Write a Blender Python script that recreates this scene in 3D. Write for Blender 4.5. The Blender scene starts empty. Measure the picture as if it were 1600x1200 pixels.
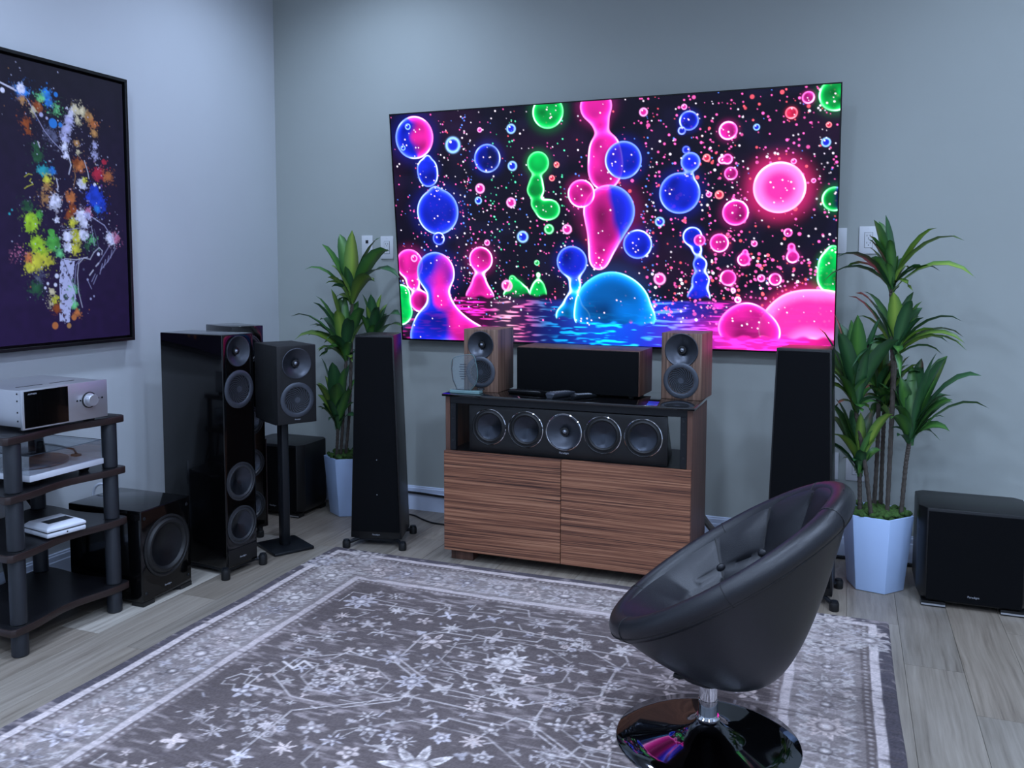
import bpy, bmesh, math, random
import numpy as np
from mathutils import Vector, Matrix

random.seed(7)
rng = np.random.default_rng(11)
scene = bpy.context.scene
COL = scene.collection
PI = math.pi
R = math.radians

# ------------------------------------------------------------------ camera
cam_data = bpy.data.cameras.new('camera')
cam_data.sensor_fit = 'HORIZONTAL'
cam_data.sensor_width = 36.0
cam_data.lens = 1353.74 / 1600 * 36.0
cam_data.shift_y = -(600 - 523.45) / 1600
cam_data.clip_start = 0.05
cam = bpy.data.objects.new('camera', cam_data)
COL.objects.link(cam)
_yaw, _pitch, _roll = -0.369024, 0.0763068, 0.00136
_f = Vector((math.sin(_yaw) * math.cos(_pitch), math.cos(_yaw) * math.cos(_pitch), -math.sin(_pitch)))
_r = Vector((math.cos(_yaw), -math.sin(_yaw), 0))
_u = _r.cross(_f)
_r, _u = math.cos(_roll) * _r + math.sin(_roll) * _u, -math.sin(_roll) * _r + math.cos(_roll) * _u
cam.matrix_world = Matrix(((_r.x, _u.x, -_f.x, 3.12079), (_r.y, _u.y, -_f.y, -4.26014), (_r.z, _u.z, -_f.z, 1.34543), (0, 0, 0, 1)))
scene.camera = cam

# ------------------------------------------------------------------ world, exposure
world = bpy.data.worlds.new('world')
scene.world = world
world.use_nodes = True
world.node_tree.nodes['Background'].inputs[0].default_value = (0.6, 0.7, 1.0, 1)
world.node_tree.nodes['Background'].inputs[1].default_value = 0.02
scene.view_settings.view_transform = 'Standard'
scene.view_settings.look = 'None'
scene.view_settings.gamma = 1.0
scene.view_settings.use_curve_mapping = False
scene.view_settings.exposure = 0.0
scene.cycles.use_denoising = True
scene.cycles.max_bounces = 8
scene.cycles.diffuse_bounces = 4
scene.cycles.sample_clamp_indirect = 6.0
scene.cycles.caustics_reflective = False
scene.cycles.caustics_refractive = False

# ceiling downlights: position and relative power
ROOM_X, ROOM_Y, ROOM_Z = 5.6, -6.6, 3.25
LAMP_COLOR = (0.56, 0.71, 1.0)
# (x, y, watts, cone in degrees, blend): wall washers near the back wall, general lights behind them
DOWNLIGHTS = [(0.85, -0.74, 72, 150, 0.85), (3.90, -1.0, 62, 156, 0.8)]
DOWNLIGHTS += [(x, y, 110, 165, 1.0) for y in (-2.5, -4.2, -5.8) for x in (0.85, 2.35, 3.85, 5.0)]
TV_GLOW = 2.3

# ------------------------------------------------------------------ helpers
def lin(h):
    h = h.lstrip('#')
    o = []
    for i in (0, 2, 4):
        c = int(h[i:i + 2], 16) / 255
        o.append(c / 12.92 if c <= 0.04045 else ((c + 0.055) / 1.055) ** 2.4)
    return tuple(o)


class MB:
    def __init__(s):
        s.v = []
        s.f = []

    def add(s, vs, fs):
        n = len(s.v)
        s.v += [tuple(v) for v in vs]
        s.f += [tuple(i + n for i in f) for f in fs]
        return s

    def box(s, x0, x1, y0, y1, z0, z1):
        return s.add([(x0, y0, z0), (x1, y0, z0), (x1, y1, z0), (x0, y1, z0), (x0, y0, z1), (x1, y0, z1), (x1, y1, z1), (x0, y1, z1)],
                     [(0, 3, 2, 1), (4, 5, 6, 7), (0, 1, 5, 4), (1, 2, 6, 5), (2, 3, 7, 6), (3, 0, 4, 7)])

    def loft(s, rings, cap0=True, cap1=True, closed=True):
        n = len(rings[0])
        vs = [p for r in rings for p in r]
        fs = []
        for i in range(len(rings) - 1):
            for j in range(n if closed else n - 1):
                k = (j + 1) % n
                fs.append((i * n + j, i * n + k, (i + 1) * n + k, (i + 1) * n + j))
        if cap0:
            fs.append(tuple(range(n - 1, -1, -1)))
        if cap1:
            fs.append(tuple(range((len(rings) - 1) * n, len(rings) * n)))
        return s.add(vs, fs)

    def prism(s, poly, z0, z1):
        return s.loft([[(x, y, z0) for x, y in poly], [(x, y, z1) for x, y in poly]])

    def lathe(s, prof, o=(0, 0, 0), axis='Z', n=32, cap0=False, cap1=False):
        """prof: list of (radius, height along axis)"""
        o = Vector(o)
        ax = {'Z': (Vector((1, 0, 0)), Vector((0, 1, 0)), Vector((0, 0, 1))),
              '-Y': (Vector((1, 0, 0)), Vector((0, 0, 1)), Vector((0, -1, 0))),
              'X': (Vector((0, 1, 0)), Vector((0, 0, 1)), Vector((1, 0, 0)))}[axis] if isinstance(axis, str) else axis
        A, B, N = ax
        rings = []
        for r, h in prof:
            r = max(r, 1e-5)
            rings.append([o + A * (r * math.cos(2 * PI * k / n)) + B * (r * math.sin(2 * PI * k / n)) + N * h for k in range(n)])
        return s.loft(rings, cap0, cap1)

    def cyl(s, p0, p1, r0, r1=None, n=20):
        p0, p1 = Vector(p0), Vector(p1)
        d = (p1 - p0)
        N = d.normalized()
        A = N.orthogonal().normalized()
        B = N.cross(A)
        return s.lathe([(r0, 0), (r1 if r1 is not None else r0, d.length)], p0, (A, B, N), n, True, True)

    def tube(s, path, r, n=8, closed=False):
        path = [Vector(p) for p in path]
        rings = []
        m = len(path)
        A = None
        for i, p in enumerate(path):
            if closed:
                t = (path[(i + 1) % m] - path[i - 1]).normalized()
            else:
                t = (path[min(i + 1, m - 1)] - path[max(i - 1, 0)]).normalized()
            if A is None:
                A = t.orthogonal().normalized()
            A = (A - t * A.dot(t)).normalized()
            B = t.cross(A)
            rr = r[i] if isinstance(r, (list, tuple)) else r
            rings.append([p + A * (rr * math.cos(2 * PI * k / n)) + B * (rr * math.sin(2 * PI * k / n)) for k in range(n)])
        if closed:
            rings.append(rings[0])
        return s.loft(rings, not closed, not closed)


def spline(pts, n=6):
    """Catmull-Rom through pts"""
    P = [Vector(p) for p in pts]
    P = [P[0] * 2 - P[1]] + P + [P[-1] * 2 - P[-2]]
    out = []
    for i in range(1, len(P) - 2):
        for k in range(n):
            t = k / n
            a, b, c, d = P[i - 1], P[i], P[i + 1], P[i + 2]
            out.append(0.5 * ((2 * b) + (c - a) * t + (2 * a - 5 * b + 4 * c - d) * t * t + (3 * b - a - 3 * c + d) * t ** 3))
    out.append(P[-2])
    return out


def mesh_of(name, mb, bevel=0, seg=2, smooth=35):
    me = bpy.data.meshes.new(name)
    bm = bmesh.new()
    vs = [bm.verts.new(v) for v in mb.v]
    for f in mb.f:
        try:
            bm.faces.new([vs[i] for i in f])
        except ValueError:
            pass
    bmesh.ops.remove_doubles(bm, verts=bm.verts, dist=1e-5)
    bmesh.ops.recalc_face_normals(bm, faces=bm.faces)
    if bevel:
        ed = [e for e in bm.edges if len(e.link_faces) == 2 and e.calc_face_angle() > R(30)]
        bmesh.ops.bevel(bm, geom=ed, offset=bevel, offset_type='OFFSET', segments=seg, profile=0.5, affect='EDGES', clamp_overlap=True)
    bm.to_mesh(me)
    bm.free()
    if smooth:
        me.shade_smooth()
        me.set_sharp_from_angle(angle=R(smooth))
    return me


def link(name, me, mat=None, parent=None, loc=None, rot=None):
    o = bpy.data.objects.new(name, me)
    COL.objects.link(o)
    if mat is not None and me is not None and not me.materials:
        me.materials.append(mat)
    if parent is not None:
        o.parent = parent
    if loc is not None:
        o.location = loc
    if rot is not None:
        o.rotation_euler = rot
    return o


def part(name, mb, mat, parent=None, bevel=0, seg=2, smooth=35, label=None):
    o = link(name, mesh_of(name, mb, bevel, seg, smooth), mat, parent)
    if label:
        o['label'] = label
    return o


def tag(o, label, cat, group=None):
    o['label'] = label
    o['category'] = cat
    if group:
        o['group'] = group
    return o


def thing(name, label, cat, loc=(0, 0, 0), rz=0.0, group=None):
    o = bpy.data.objects.new(name, None)
    o.empty_display_size = 0.05
    COL.objects.link(o)
    o.location = loc
    o.rotation_euler = (0, 0, rz)
    return tag(o, label, cat, group)


def facing(deg):
    """z rotation so that local -Y points along the given compass angle"""
    return R(deg + 90)


def cut_holes(o, holes, y, depth=.03, n=40):
    """round openings (x, z, radius) bored into the front of a cabinet"""
    mb = MB()
    for x, z, r in holes:
        mb.lathe([(r, -depth), (r, .02)], (x, y, z), '-Y', n, True, True)
    cme = mesh_of('bore', mb, smooth=0)
    cut = bpy.data.objects.new('bore', cme)
    COL.objects.link(cut)
    tmp = bpy.data.objects.new('tmp', o.data)
    COL.objects.link(tmp)
    md = tmp.modifiers.new('bore', 'BOOLEAN')
    md.operation = 'DIFFERENCE'
    md.solver = 'EXACT'
    md.object = cut
    dg = bpy.context.evaluated_depsgraph_get()
    me = bpy.data.meshes.new_from_object(tmp.evaluated_get(dg))
    me.name = o.data.name
    mat = o.data.materials[0]
    me.materials.clear()
    me.materials.append(mat)
    me.polygons.foreach_set('material_index', np.zeros(len(me.polygons), np.int32))
    bpy.data.objects.remove(tmp)
    bpy.data.objects.remove(cut)
    me.shade_smooth()
    me.set_sharp_from_angle(angle=R(35))
    o.data = me


def text_part(body, size, parent, loc, mat, rot=(PI / 2, 0, 0), name='logo', ext=0.0004):
    cu = bpy.data.curves.new('lettering', 'FONT')
    cu.body = body
    cu.size = size
    cu.align_x = 'CENTER'
    cu.align_y = 'CENTER'
    cu.extrude = ext
    cu.resolution_u = 2
    tmp = bpy.data.objects.new('lettering', cu)
    COL.objects.link(tmp)
    dg = bpy.context.evaluated_depsgraph_get()
    me = bpy.data.meshes.new_from_object(tmp.evaluated_get(dg))
    bpy.data.objects.remove(tmp)
    bpy.data.curves.remove(cu)
    me.name = name
    me.materials.clear()
    return link(name, me, mat, parent, loc, rot)


# ------------------------------------------------------------------ materials
def new_mat(name):
    m = bpy.data.materials.new(name)
    m.use_nodes = True
    nt = m.node_tree
    return m, nt, nt.nodes['Principled BSDF']


def M(name, hexcol, rough=0.5, metal=0.0, coat=0.0, spec=0.5, noise=0.0, nscale=40, bump=0.0, bscale=200, sheen=0.0):
    m, nt, b = new_mat(name)
    c = lin(hexcol)
    b.inputs['Base Color'].default_value = (*c, 1)
    b.inputs['Roughness'].default_value = rough
    b.inputs['Metallic'].default_value = metal
    b.inputs['Coat Weight'].default_value = coat
    b.inputs['Coat Roughness'].default_value = 0.03
    b.inputs['Specular IOR Level'].default_value = spec
    b.inputs['Sheen Weight'].default_value = sheen
    tc = nt.nodes.new('ShaderNodeTexCoord')
    if noise:
        n = nt.nodes.new('ShaderNodeTexNoise')
        n.inputs['Scale'].default_value = nscale
        n.inputs['Detail'].default_value = 4
        nt.links.new(tc.outputs['Object'], n.inputs['Vector'])
        r = nt.nodes.new('ShaderNodeValToRGB')
        r.color_ramp.elements[0].position = 0.3
        r.color_ramp.elements[1].position = 0.7
        r.color_ramp.elements[0].color = (*[v * (1 - noise) for v in c], 1)
        r.color_ramp.elements[1].color = (*[min(1, v * (1 + noise)) for v in c], 1)
        nt.links.new(n.outputs['Fac'], r.inputs['Fac'])
        nt.links.new(r.outputs['Color'], b.inputs['Base Color'])
    if bump:
        n2 = nt.nodes.new('ShaderNodeTexNoise')
        n2.inputs['Scale'].default_value = bscale
        n2.inputs['Detail'].default_value = 3
        nt.links.new(tc.outputs['Object'], n2.inputs['Vector'])
        bp = nt.nodes.new('ShaderNodeBump')
        bp.inputs['Strength'].default_value = bump
        bp.inputs['Distance'].default_value = 0.002
        nt.links.new(n2.outputs['Fac'], bp.inputs['Height'])
        nt.links.new(bp.outputs['Normal'], b.inputs['Normal'])
    return m


def grain_mat(name, cols, scale, rough=0.45, warp=0.02, bump=0.25, contrast=(0.36, 0.66), coat=0.0, objtint=False):
    """wood grain: noise stretched along the axis with the small scale value"""
    m, nt, b = new_mat(name)
    N = nt.nodes
    L = nt.links
    tc = N.new('ShaderNodeTexCoord')
    oi = N.new('ShaderNodeObjectInfo')
    wn = N.new('ShaderNodeTexNoise')
    wn.inputs['Scale'].default_value = 3.0
    wn.inputs['Detail'].default_value = 2
    off = N.new('ShaderNodeVectorMath')
    off.operation = 'SCALE'
    off.inputs[0].default_value = (13.7, 7.3, 5.1)
    L.new(oi.outputs['Random'], off.inputs['Scale'])
    base = N.new('ShaderNodeVectorMath')
    base.operation = 'ADD'
    L.new(tc.outputs['Object'], base.inputs[0])
    L.new(off.outputs[0], base.inputs[1])
    L.new(base.outputs[0], wn.inputs['Vector'])
    sub = N.new('ShaderNodeVectorMath')
    sub.operation = 'SUBTRACT'
    sub.inputs[1].default_value = (0.5, 0.5, 0.5)
    L.new(wn.outputs['Color'], sub.inputs[0])
    ws = N.new('ShaderNodeVectorMath')
    ws.operation = 'SCALE'
    ws.inputs['Scale'].default_value = warp
    L.new(sub.outputs[0], ws.inputs[0])
    ad = N.new('ShaderNodeVectorMath')
    ad.operation = 'ADD'
    L.new(base.outputs[0], ad.inputs[0])
    L.new(ws.outputs[0], ad.inputs[1])
    mp = N.new('ShaderNodeMapping')
    mp.inputs['Scale'].default_value = scale
    L.new(ad.outputs[0], mp.inputs['Vector'])
    n = N.new('ShaderNodeTexNoise')
    n.inputs['Scale'].default_value = 1.0
    n.inputs['Detail'].default_value = 8
    n.inputs['Roughness'].default_value = 0.62
    L.new(mp.outputs[0], n.inputs['Vector'])
    r = N.new('ShaderNodeValToRGB')
    cr = r.color_ramp
    cr.elements[0].position = contrast[0]
    cr.elements[1].position = contrast[1]
    cr.elements[0].color = (*lin(cols[0]), 1)
    cr.elements[1].color = (*lin(cols[-1]), 1)
    for i, c in enumerate(cols[1:-1]):
        e = cr.elements.new(contrast[0] + (contrast[1] - contrast[0]) * (i + 1) / (len(cols) - 1))
        e.color = (*lin(c), 1)
    L.new(n.outputs['Fac'], r.inputs['Fac'])
    outc = r.outputs['Color']
    if objtint:
        mx = N.new('ShaderNodeMix')
        mx.data_type = 'RGBA'
        mx.blend_type = 'MULTIPLY'
        mx.inputs[0].default_value = 1.0
        L.new(outc, mx.inputs[6])
        L.new(oi.outputs['Color'], mx.inputs[7])
        outc = mx.outputs[2]
    L.new(outc, b.inputs['Base Color'])
    b.inputs['Roughness'].default_value = rough
    b.inputs['Coat Weight'].default_value = coat
    b.inputs['Coat Roughness'].default_value = 0.15
    bp = N.new('ShaderNodeBump')
    bp.inputs['Strength'].default_value = bump
    bp.inputs['Distance'].default_value = 0.002
    L.new(n.outputs['Fac'], bp.inputs['Height'])
    L.new(bp.outputs['Normal'], b.inputs['Normal'])
    return m


def attr_mat(name, emission=0.0, rough=0.8, spec=0.3, bump=0.0):
    m, nt, b = new_mat(name)
    a = nt.nodes.new('ShaderNodeVertexColor')
    a.layer_name = 'print'
    if emission:
        b.inputs['Base Color'].default_value = (0.004, 0.004, 0.005, 1)
        nt.links.new(a.outputs['Color'], b.inputs['Emission Color'])
        b.inputs['Emission Strength'].default_value = emission
    else:
        nt.links.new(a.outputs['Color'], b.inputs['Base Color'])
    b.inputs['Roughness'].default_value = rough
    b.inputs['Specular IOR Level'].default_value = spec
    if bump:
        tc = nt.nodes.new('ShaderNodeTexCoord')
        n2 = nt.nodes.new('ShaderNodeTexNoise')
        n2.inputs['Scale'].default_value = 350
        nt.links.new(tc.outputs['Object'], n2.inputs['Vector'])
        bp = nt.nodes.new('ShaderNodeBump')
        bp.inputs['Strength'].default_value = bump
        bp.inputs['Distance'].default_value = 0.002
        nt.links.new(n2.outputs['Fac'], bp.inputs['Height'])
        nt.links.new(bp.outputs['Normal'], b.inputs['Normal'])
    return m


def glass_mat(name, tint=(0.9, 0.95, 0.97), rough=0.02, refl=0.4):
    """thin clear sheet: mostly transparent with a gloss"""
    m = bpy.data.materials.new(name)
    m.use_nodes = True
    nt = m.node_tree
    nt.nodes.clear()
    o = nt.nodes.new('ShaderNodeOutputMaterial')
    t = nt.nodes.new('ShaderNodeBsdfTransparent')
    t.inputs[0].default_value = (*tint, 1)
    g = nt.nodes.new('ShaderNodeBsdfGlossy')
    g.inputs['Roughness'].default_value = rough
    fr = nt.nodes.new('ShaderNodeFresnel')
    fr.inputs[0].default_value = 1.5
    mx = nt.nodes.new('ShaderNodeMixShader')
    ml = nt.nodes.new('ShaderNodeMath')
    ml.operation = 'MULTIPLY'
    ml.inputs[1].default_value = refl
    nt.links.new(fr.outputs[0], ml.inputs[0])
    nt.links.new(ml.outputs[0], mx.inputs[0])
    nt.links.new(t.outputs[0], mx.inputs[1])
    nt.links.new(g.outputs[0], mx.inputs[2])
    nt.links.new(mx.outputs[0], o.inputs[0])
    return m


MAT = dict(
    wall_side=M('paint_light_grey', '#c8cdd1', 0.75, noise=0.015, nscale=3, bump=0.06, bscale=260),
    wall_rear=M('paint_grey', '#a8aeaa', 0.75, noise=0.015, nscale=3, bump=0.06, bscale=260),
    ceiling=M('paint_ceiling', '#dcdcdc', 0.85, bump=0.05),
    trim=M('paint_trim', '#d4e0f6', 0.35, noise=0.01),
    subfloor=M('subfloor', '#26241f', 0.9, noise=0.1),
    black_gloss=M('black_gloss', '#050506', 0.10, coat=0.25, spec=0.35, noise=0.05, nscale=5),
    black_satin=M('black_satin', '#0b0c0e', 0.38, noise=0.08, nscale=30),
    black_matte=M('black_matte', '#0d0e11', 0.62, noise=0.1, nscale=50),
    grille=M('grille_cloth', '#07080b', 0.9, spec=0.15, noise=0.2, nscale=900, bump=0.3, bscale=1500),
    rubber=M('rubber', '#0e0f11', 0.55, noise=0.1),
    driver_ring=M('driver_ring', '#2a2c30', 0.42, noise=0.05),
    cone=M('cone_dark', '#42464e', 0.22, metal=0.9, noise=0.05),
    horn=M('horn_grey', '#41454d', 0.32, metal=0.6, noise=0.04),
    lens=M('lens_grey', '#4c515a', 0.4, metal=0.5, noise=0.04),
    dome=M('dome', '#8a8f98', 0.3, metal=0.8, noise=0.03),
    silver=M('brushed_silver', '#c4c6cc', 0.36, metal=0.75, noise=0.04, nscale=8),
    chrome=M('chrome', '#d8dade', 0.06, metal=1.0, noise=0.02),
    dark_chrome=M('dark_chrome', '#6a6c72', 0.05, metal=1.0, noise=0.03),
    metal_black=M('metal_black', '#14171c', 0.42, metal=0.3, noise=0.08),
    post=M('post_slate', '#23262c', 0.45, metal=0.2, noise=0.06),
    leather=M('leather_black', '#15161b', 0.36, noise=0.12, nscale=60, bump=0.25, bscale=420),
    seam=M('seam_black', '#060608', 0.6, noise=0.1),
    white=M('white_lacquer', '#d9dde6', 0.3, noise=0.01),
    white_pot=M('pot_white', '#b9d3fa', 0.38, noise=0.012, nscale=6),
    plastic_white=M('plastic_white', '#dadcdf', 0.4, noise=0.01),
    slot=M('slot_dark', '#1a1b1f', 0.6, noise=0.05),
    screen_black=M('screen_black', '#030304', 0.12, coat=0.6, noise=0.02),
    bezel=M('bezel', '#08080a', 0.3, metal=0.4, noise=0.05),
    logo=M('logo_silver', '#b8bcc6', 0.35, metal=0.4, noise=0.02),
    black_glass=M('black_glass', '#060607', 0.05, coat=1.0, noise=0.02),
    cable=M('cable_black', '#0a0a0c', 0.5, noise=0.05),
    cable_blue=M('cable_blue', '#1f57b8', 0.5, noise=0.05),
    cable_white=M('cable_white', '#c9cfdc', 0.5, noise=0.05),
    fabric_tan=M('sleeve_grey', '#55524f', 0.9, noise=0.2),
    moss=M('moss', '#3a5a24', 0.95, noise=0.5, nscale=60, bump=0.6, bscale=160),
    stem=M('stem', '#4a433c', 0.85, noise=0.25, nscale=60, bump=0.4),
    shelf_top=M('shelf_black', '#121216', 0.38, noise=0.08, nscale=20),
    shelf_edge=M('shelf_edge', '#2a1d1b', 0.4, noise=0.15, nscale=12),
    door=grain_mat('walnut_ribbed', ['#301b13', '#6e4330', '#8e5d43', '#a87659'], (1.3, 4.0, 165.0), 0.55, 0.012, 0.5, (0.37, 0.63)),
    walnut=grain_mat('walnut_vertical', ['#43332a', '#75594a', '#8f7261'], (110.0, 110.0, 2.0), 0.5, 0.01, 0.15, (0.35, 0.66)),
    walnut_side=grain_mat('walnut_side', ['#3e2820', '#5a3c30', '#6b4a3c'], (30.0, 45.0, 1.6), 0.5, 0.02, 0.15, (0.33, 0.68)),
    plank=grain_mat('vinyl_plank', ['#746a5f', '#8b8174', '#978d80', '#a2988b'], (60.0, 2.2, 1.0), 0.38, 0.03, 0.10, (0.28, 0.70), objtint=True),
    glass=glass_mat('clear_acrylic', (0.93, 0.95, 0.97)),
    award=glass_mat('award_glass', (0.86, 0.92, 0.95), 0.15, 2.4),
    tv_screen=attr_mat('tv_picture', emission=TV_GLOW, rough=0.2, spec=0.12),
    canvas=attr_mat('printed_canvas', rough=0.75),
    rug=attr_mat('rug_print', rough=0.95, spec=0.1, bump=0.3),
)
for _k, _an in (('cone', .9), ('horn', .75)):
    _nt = MAT[_k].node_tree
    _tg = _nt.nodes.new('ShaderNodeTangent')
    _tg.direction_type = 'RADIAL'
    _tg.axis = 'Y'
    _bs = _nt.nodes['Principled BSDF']
    _nt.links.new(_tg.outputs[0], _bs.inputs['Tangent'])
    _bs.inputs['Anisotropic'].default_value = _an
MAT['platter'] = M('platter_grey', '#4d555f', 0.35, noise=0.03)
MAT['cone_black'] = M('cone_black', '#15171b', 0.32, metal=0.3, noise=0.05)
MAT['award_edge'] = M('award_edge', '#6f8f90', 0.15, noise=0.02)
MAT['etch'] = M('etched_frost', '#3a4450', 0.8, noise=0.05)


def leaf_material():
    m, nt, b = new_mat('leaf')
    a = nt.nodes.new('ShaderNodeVertexColor')
    a.layer_name = 'print'
    nt.links.new(a.outputs['Color'], b.inputs['Base Color'])
    b.inputs['Roughness'].default_value = 0.42
    b.inputs['Subsurface Weight'].default_value = 0.0
    return m


MAT['leaf'] = leaf_material()

# ------------------------------------------------------------------ the room
def structure(name, mb, mat, bevel=0):
    o = part(name, mb, mat, None, bevel)
    o['kind'] = 'structure'
    return o


floor = structure('floor', MB().box(0, ROOM_X, ROOM_Y, 0, -0.06, -0.004), MAT['subfloor'])
structure('wall_left', MB().box(-0.12, 0, ROOM_Y, 0.12, 0, ROOM_Z), MAT['wall_side'])
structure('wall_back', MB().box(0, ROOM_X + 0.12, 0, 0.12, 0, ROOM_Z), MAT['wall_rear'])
structure('wall_right', MB().box(ROOM_X, ROOM_X + 0.12, ROOM_Y, 0, 0, ROOM_Z), MAT['wall_side'])
structure('wall_front', MB().box(-0.12, ROOM_X + 0.12, ROOM_Y - 0.12, ROOM_Y, 0, ROOM_Z), MAT['wall_side'])
structure('ceiling', MB().box(-0.12, ROOM_X + 0.12, ROOM_Y - 0.12, 0.12, ROOM_Z, ROOM_Z + 0.1), MAT['ceiling'])


def baseboard_profile():
    # (depth out of the wall, height)
    return [(0.0, 0.0), (0.015, 0.0), (0.015, 0.098), (0.012, 0.102), (0.012, 0.122), (0.008, 0.126), (0.008, 0.131), (0.004, 0.134), (0.0, 0.134)]


def baseboard(name, p0, p1, nrm):
    pr = baseboard_profile()
    p0, p1, nrm = Vector(p0), Vector(p1), Vector(nrm)
    mb = MB().loft([[q + nrm * d + Vector((0, 0, h)) for d, h in pr] for q in (p0, p1)])
    structure(name, mb, MAT['trim'])


baseboard('baseboard_back', (0.015, 0, 0), (ROOM_X - 0.015, 0, 0), (0, -1, 0))
baseboard('baseboard_left', (0, ROOM_Y + 0.015, 0), (0, 0, 0), (1, 0, 0))
baseboard('baseboard_right', (ROOM_X, ROOM_Y + 0.015, 0), (ROOM_X, 0, 0), (-1, 0, 0))

# floor planks, one object each
PW = 0.1842
PL = 1.22
_pm = mesh_of('plank', MB().loft([[(-PW / 2 + 0.0003, -PL / 2 + 0.0003, -0.004), (PW / 2 - 0.0003, -PL / 2 + 0.0003, -0.004), (PW / 2 - 0.0003, PL / 2 - 0.0003, -0.004), (-PW / 2 + 0.0003, PL / 2 - 0.0003, -0.004)],
                                  [(-PW / 2 + 0.0007, -PL / 2 + 0.0007, 0.0), (PW / 2 - 0.0007, -PL / 2 + 0.0007, 0.0), (PW / 2 - 0.0007, PL / 2 - 0.0007, 0.0), (-PW / 2 + 0.0007, PL / 2 - 0.0007, 0.0)]]), smooth=0)
_pm.materials.append(MAT['plank'])
_rows = {}
k = -19
while 3.338 + k * PW < ROOM_X:
    xa = 3.338 + k * PW
    if xa + PW > 0.0:
        _rows[k] = xa
    k += 1
_joint = {0: -1.10, 1: -1.397, 2: -0.688, -16: -1.913}
for k, xa in _rows.items():
    j = _joint.get(k, -((k * 0.47) % PL))
    while j < 0:
        j += PL
    y1 = j
    while y1 - PL > ROOM_Y - 0.0:
        ya, yb = y1 - PL, y1
        ca, cb = max(ya, ROOM_Y + 0.001), min(yb, -0.001)
        xa2, xb2 = max(xa, 0.001), min(xa + PW, ROOM_X - 0.001)
        if cb - ca > 0.03 and xb2 - xa2 > 0.02:
            o = link('plank', _pm, None, floor, ((xa2 + xb2) / 2, (ca + cb) / 2, 0))
            o.scale = ((xb2 - xa2) / PW, (cb - ca) / PL, 1)
            v = random.choice([0.78, 0.86, 0.92, 0.97, 1.0])
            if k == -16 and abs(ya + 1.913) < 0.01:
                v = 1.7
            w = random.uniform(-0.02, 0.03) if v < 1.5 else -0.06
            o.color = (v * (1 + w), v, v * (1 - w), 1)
        y1 -= PL

# ceiling downlights
_ring = mesh_of('trim_ring', MB().lathe([(0.055, 0.0), (0.085, 0.0), (0.085, -0.006), (0.07, -0.008), (0.055, -0.004)], n=32))
_ring.materials.append(MAT['plastic_white'])
_lens_mat, _nt, _b = new_mat('lamp_lens')
_b.inputs['Emission Color'].default_value = (*LAMP_COLOR, 1)
_b.inputs['Emission Strength'].default_value = 12.0
_lens = mesh_of('lamp_lens', MB().lathe([(0.0, -0.001), (0.055, -0.001), (0.055, -0.003), (0.0, -0.003)], n=24))
_lens.materials.append(_lens_mat)
for x, y, watts, cone, blend in DOWNLIGHTS:
    t = thing('downlight', 'round recessed ceiling downlight above the room', 'light', (x, y, ROOM_Z), 0, 'ceiling downlights')
    link('trim_ring', _ring, None, t)
    link('lamp_lens', _lens, None, t)
    ld = bpy.data.lights.new('downlight_lamp', 'SPOT')
    ld.energy = watts
    ld.color = LAMP_COLOR
    ld.spot_size = R(cone)
    ld.spot_blend = blend
    ld.shadow_soft_size = 0.10
    lo = bpy.data.objects.new('downlight_lamp', ld)
    COL.objects.link(lo)
    lo.parent = t
    lo.location = (0, 0, -0.06)

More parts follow.
